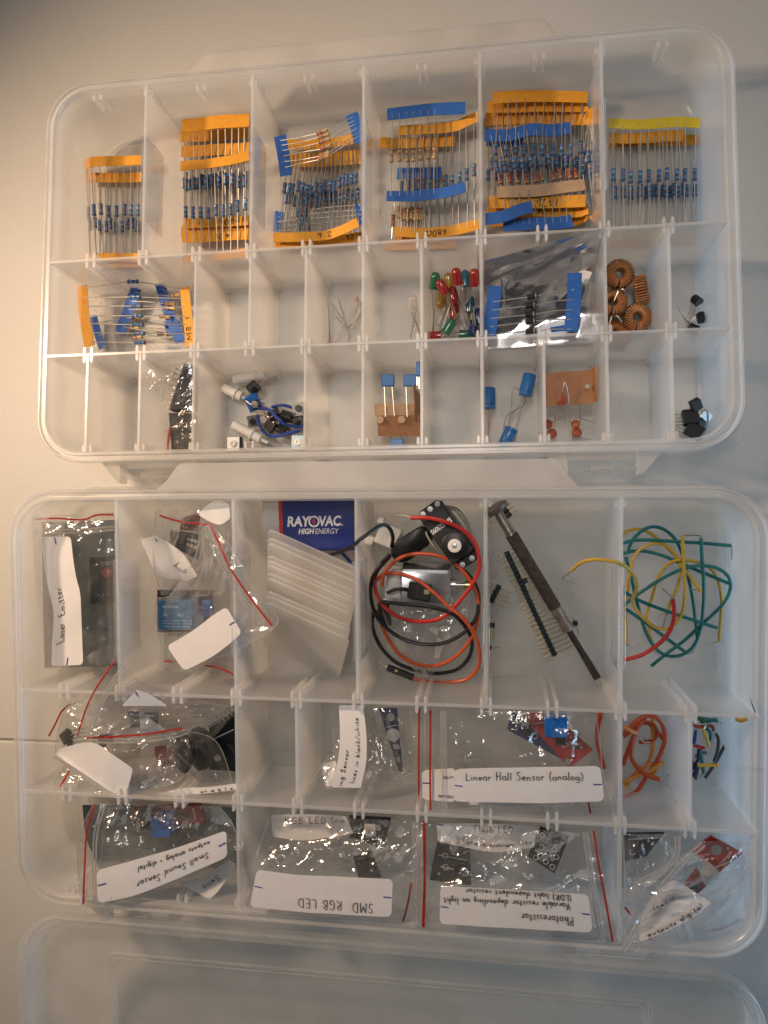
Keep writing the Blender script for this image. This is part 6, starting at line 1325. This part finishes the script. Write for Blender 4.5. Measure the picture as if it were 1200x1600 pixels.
t = bag('clear zip bag labelled SMD RGB LED in the middle of the front row', 'B', [([dc((170, 50, 32))[0], dc((120, 200, 36))[0], dc((60, 400, 42))[0], dc((40, 680, 44))[0]], [dc((1130, 90, 36))[0], dc((1135, 260, 40))[0], dc((1140, 450, 44))[0], dc((1140, 755, 45))[0]])],
        reds=[dc((1128, 95, 44), (1130, 300, 46), (1135, 500, 48), (1128, 755, 48)), dc((1050, 480, 45), (1030, 600, 45), (1000, 720, 45))], zips=[(dc((1060, 130, 42), (1065, 400, 45), (1070, 750, 47)), 0), (dc((1095, 130, 42), (1092, 400, 45), (1095, 750, 47)), 0)], amp=3.0, seed=29, ang=.7)
label_on(t, 'B', [dc((170, 55, 30))[0], dc((400, 50, 30))[0], dc((640, 60, 30))[0]], [dc((190, 190, 32))[0], dc((400, 210, 32))[0], dc((690, 170, 32))[0]], 1.0, notes=[('RGB LED (no', .17, .97, .36, .27, dict(lw=.3))], wave=.6, seed=5, lab='wrinkled label at the back of the bag, seen through the film')
label_on(t, 'B', [dc((85, 395, 48))[0], dc((300, 425, 48))[0], dc((600, 440, 48))[0], dc((935, 455, 48))[0]], [dc((40, 628, 48))[0], dc((300, 655, 48))[0], dc((600, 675, 48))[0], dc((925, 692, 48))[0]], 2.2,
         notes=[('SMD  RGB LED', .87, .32, .66, .26, dict(tdir=-1, drift=-.05))], ticks=[(.008, .43, .065, .45), (.94, .47, .994, .48)], wave=.4, seed=14)

# ---- front row: photoresistor bag
dd = crop(640, 1270, 3.5294)
def pads(pp, r): return [('ring', u, v, r) for u, v in pp]
pcb('small black board with ringed solder points, photoresistor bag', 'B', [dd((722, 82))[0], dd((880, 135))[0], dd((800, 335))[0], dd((652, 240))[0]], 28, pcbk, comps=pads([(.15, .2), (.45, .3), (.8, .2), (.7, .45), (.3, .55), (.55, .6), (.85, .6), (.25, .9), (.6, .85), (.85, .88)], 1.1) + [('pad', .7, .32, .9), ('pad', .2, .7, 1.2), ('pad', .75, .7, 1.1), ('pins', .6, .05, 3, 2.5, 0, -1, 5), ('line', .1, .05, .4, .1)], cat='sensor board')
pcb('faint dark board at the left of the photoresistor bag', 'B', [dd((150, 170))[0], dd((330, 190))[0], dd((340, 400))[0], dd((110, 370))[0]], 12, mat('grey_black_board', (.045, .05, .05), .5), comps=[('line', .1, .3, .9, .35, .2), ('line', .2, .6, .8, .65, .2), ('ring', .3, .3, 1.3), ('ring', .35, .6, 1.3), ('box', 'chip', .7, .5, 5, 5, 1.5, black), ('pad', .2, .8, .8)], cat='sensor board')
t = bag('clear zip bag labelled Photoresistor at the right of the front row', 'B', [([dd((85, 60, 38))[0], dd((80, 250, 42))[0], dd((75, 450, 45))[0], dd((70, 640, 46))[0]], [dd((1000, 110, 38))[0], dd((1060, 300, 42))[0], dd((1100, 500, 45))[0], dd((1160, 712, 46))[0]])],
        reds=[dd((1015, 100, 45), (1045, 300, 48), (1085, 510, 50), (1120, 712, 50)), dd((82, 45, 43), (84, 300, 46), (72, 630, 48))], zips=[(dd((960, 110, 44), (985, 300, 46), (1020, 520, 48), (1050, 710, 48)), 0)], amp=2.6, seed=35, ang=.4)
label_on(t, 'B', [dd((150, 60, 30))[0], dd((450, 60, 30))[0], dd((690, 75, 30))[0]], [dd((155, 160, 33))[0], dd((450, 215, 33))[0], dd((690, 190, 33))[0]], 1.5, notes=[('Flash LED', .38, .79, .30, .25, dict(lw=.3)), ('listens win an inte', .26, .98, .82, .17, dict(lw=.26))], ticks=[(.01, .06, .07, .07)], wave=.5, seed=7, lab='label at the back of the bag, seen through the film')
label_on(t, 'B', [dd((170, 402, 48.5))[0], dd((450, 420, 49))[0], dd((720, 435, 49))[0], dd((985, 450, 48.5))[0]], [dd((165, 612, 48.5))[0], dd((450, 630, 49))[0], dd((720, 645, 49))[0], dd((1010, 660, 48.5))[0]], 2.4,
         notes=[('Photoresistor', .885, .54, .60, .26, dict(tdir=-1)), ('Variable resistor depending on light', .87, .02, .24, .18, dict(tdir=-1, lw=.3, drift=.06)), ('(LDR) light dependent resistor', .88, .17, .03, .16, dict(tdir=-1, lw=.3))], ticks=[(.006, .54, .055, .55), (.945, .51, .994, .52)], wave=.4, seed=15)

# ---- front row: right corner bags
de = crop(960, 1290, 5)
pcb('red triangular sensor board with a silver hole in the right corner bag', 'B', [de((760, 85, 36))[0], de((1000, 215, 36))[0], de((820, 372, 36))[0], de((600, 200, 36))[0]], 36, pcbr, comps=[('cyl', 'mounting_hole', .42, .38, 2.2, .15, mat('silver_hole', (.42, .45, .45), .3, .4)), ('pad', .6, .1, .6), ('pad', .75, .2, .6), ('line', .95, .4, .8, .95, .2)], cat='sensor board')
pcb('narrow dark red board with a toothed end under the film, right corner bag', 'B', [de((650, 330, 30))[0], de((720, 470, 30))[0], de((570, 610, 30))[0], de((540, 480, 30))[0]], 30, mat('deep_red_board', (.20, .025, .03), .45), comps=[('box', 'chip', .5, .5, 3, 4, 1.2, black), ('pins', .9, .9, 3, 2.2, .3, -1, 4)], cat='sensor board')
pcb('black board in the left of the right corner compartment', 'B', [de((75, 65, 22))[0], de((390, 60, 22))[0], de((250, 240, 22))[0], de((80, 280, 22))[0]], 22, pcbk, comps=[('box', 'chip', .4, .5, 5, 4, 1.5, blackm), ('pad', .7, .3, .8), ('line', .1, .2, .9, .2, .2), ('ring', .3, .7, 1.2)], cat='sensor board')
t = bag('clear bag with a handwritten outputs digital label in the front right corner', 'B', [([de((690, 120, 44))[0], de((400, 330, 46))[0], de((180, 520, 47))[0], de((50, 970, 50))[0]], [de((1040, 120, 40))[0], de((1040, 380, 44))[0], de((700, 650, 46))[0], de((100, 985, 50))[0]]), ([de((70, 60, 34))[0], de((75, 300, 36))[0], de((80, 600, 40))[0]], [de((520, 60, 36))[0], de((480, 260, 38))[0], de((230, 500, 42))[0]])],
        reds=[de((82, 640, 44), (130, 700, 44)), de((258, 872, 44), (300, 900, 44))], zips=[(de((690, 130, 46), (480, 330, 48), (300, 560, 50), (60, 970, 52)), 0), (de((480, 80, 44), (475, 220, 46), (380, 340, 48), (200, 430, 48), (90, 590, 48)), 0)], amp=3.2, seed=38, ang=.8, puff=5)
label_on(t, 'B', [de((470, 420, 43))[0], de((330, 520, 44))[0], de((230, 680, 45))[0], de((190, 800, 46))[0]], [de((760, 600, 42))[0], de((620, 700, 44))[0], de((420, 810, 46))[0], de((190, 890, 47))[0]], 1.0, wave=.5, seed=9)
rr = rib_px('B', de((200, 850, 51), (400, 760, 50.5), (580, 650, 49.5), (700, 560, 48)), de((200, 905, 51.3), (420, 820, 50.8), (620, 715, 49.8), (750, 610, 48.3))); lb = part(rr.solid(.14, 20, 5, wave=.2), 'label', paper, t)
g = G(); write(rr, 'outputs digital', .1, .92, .7, .55, g, lw=.3); write(Rib(rr.L + [-3, 9, -.5], rr.R + [-3, 9, -.5]), 'lter l', .28, .60, .7, .5, g, lw=.34, lift=1.2); part(g, 'handwriting', ink, t, lb)
g = G(); r2 = rib_px('B', de((705, 255, 40), (815, 355, 40)), de((665, 390, 39), (710, 470, 39))); part(r2.solid(.12, 8, 4, wave=.3), 'sticker', paper, t, label='small blank white sticker on the film')
t = bag('empty clear bag flat in the front right corner with a thin red line', 'B', [([de((730, 740, 20))[0], de((850, 640, 22))[0], de((930, 540, 22))[0]], [de((760, 830, 18))[0], de((960, 770, 18))[0], de((1070, 710, 20))[0]])], reds=[de((755, 820, 23), (850, 800, 23), (920, 770, 23), (985, 725, 23)), de((1030, 540, 24), (1035, 600, 24), (1025, 670, 24))], amp=1.6, seed=41, nu=30, nv=24)
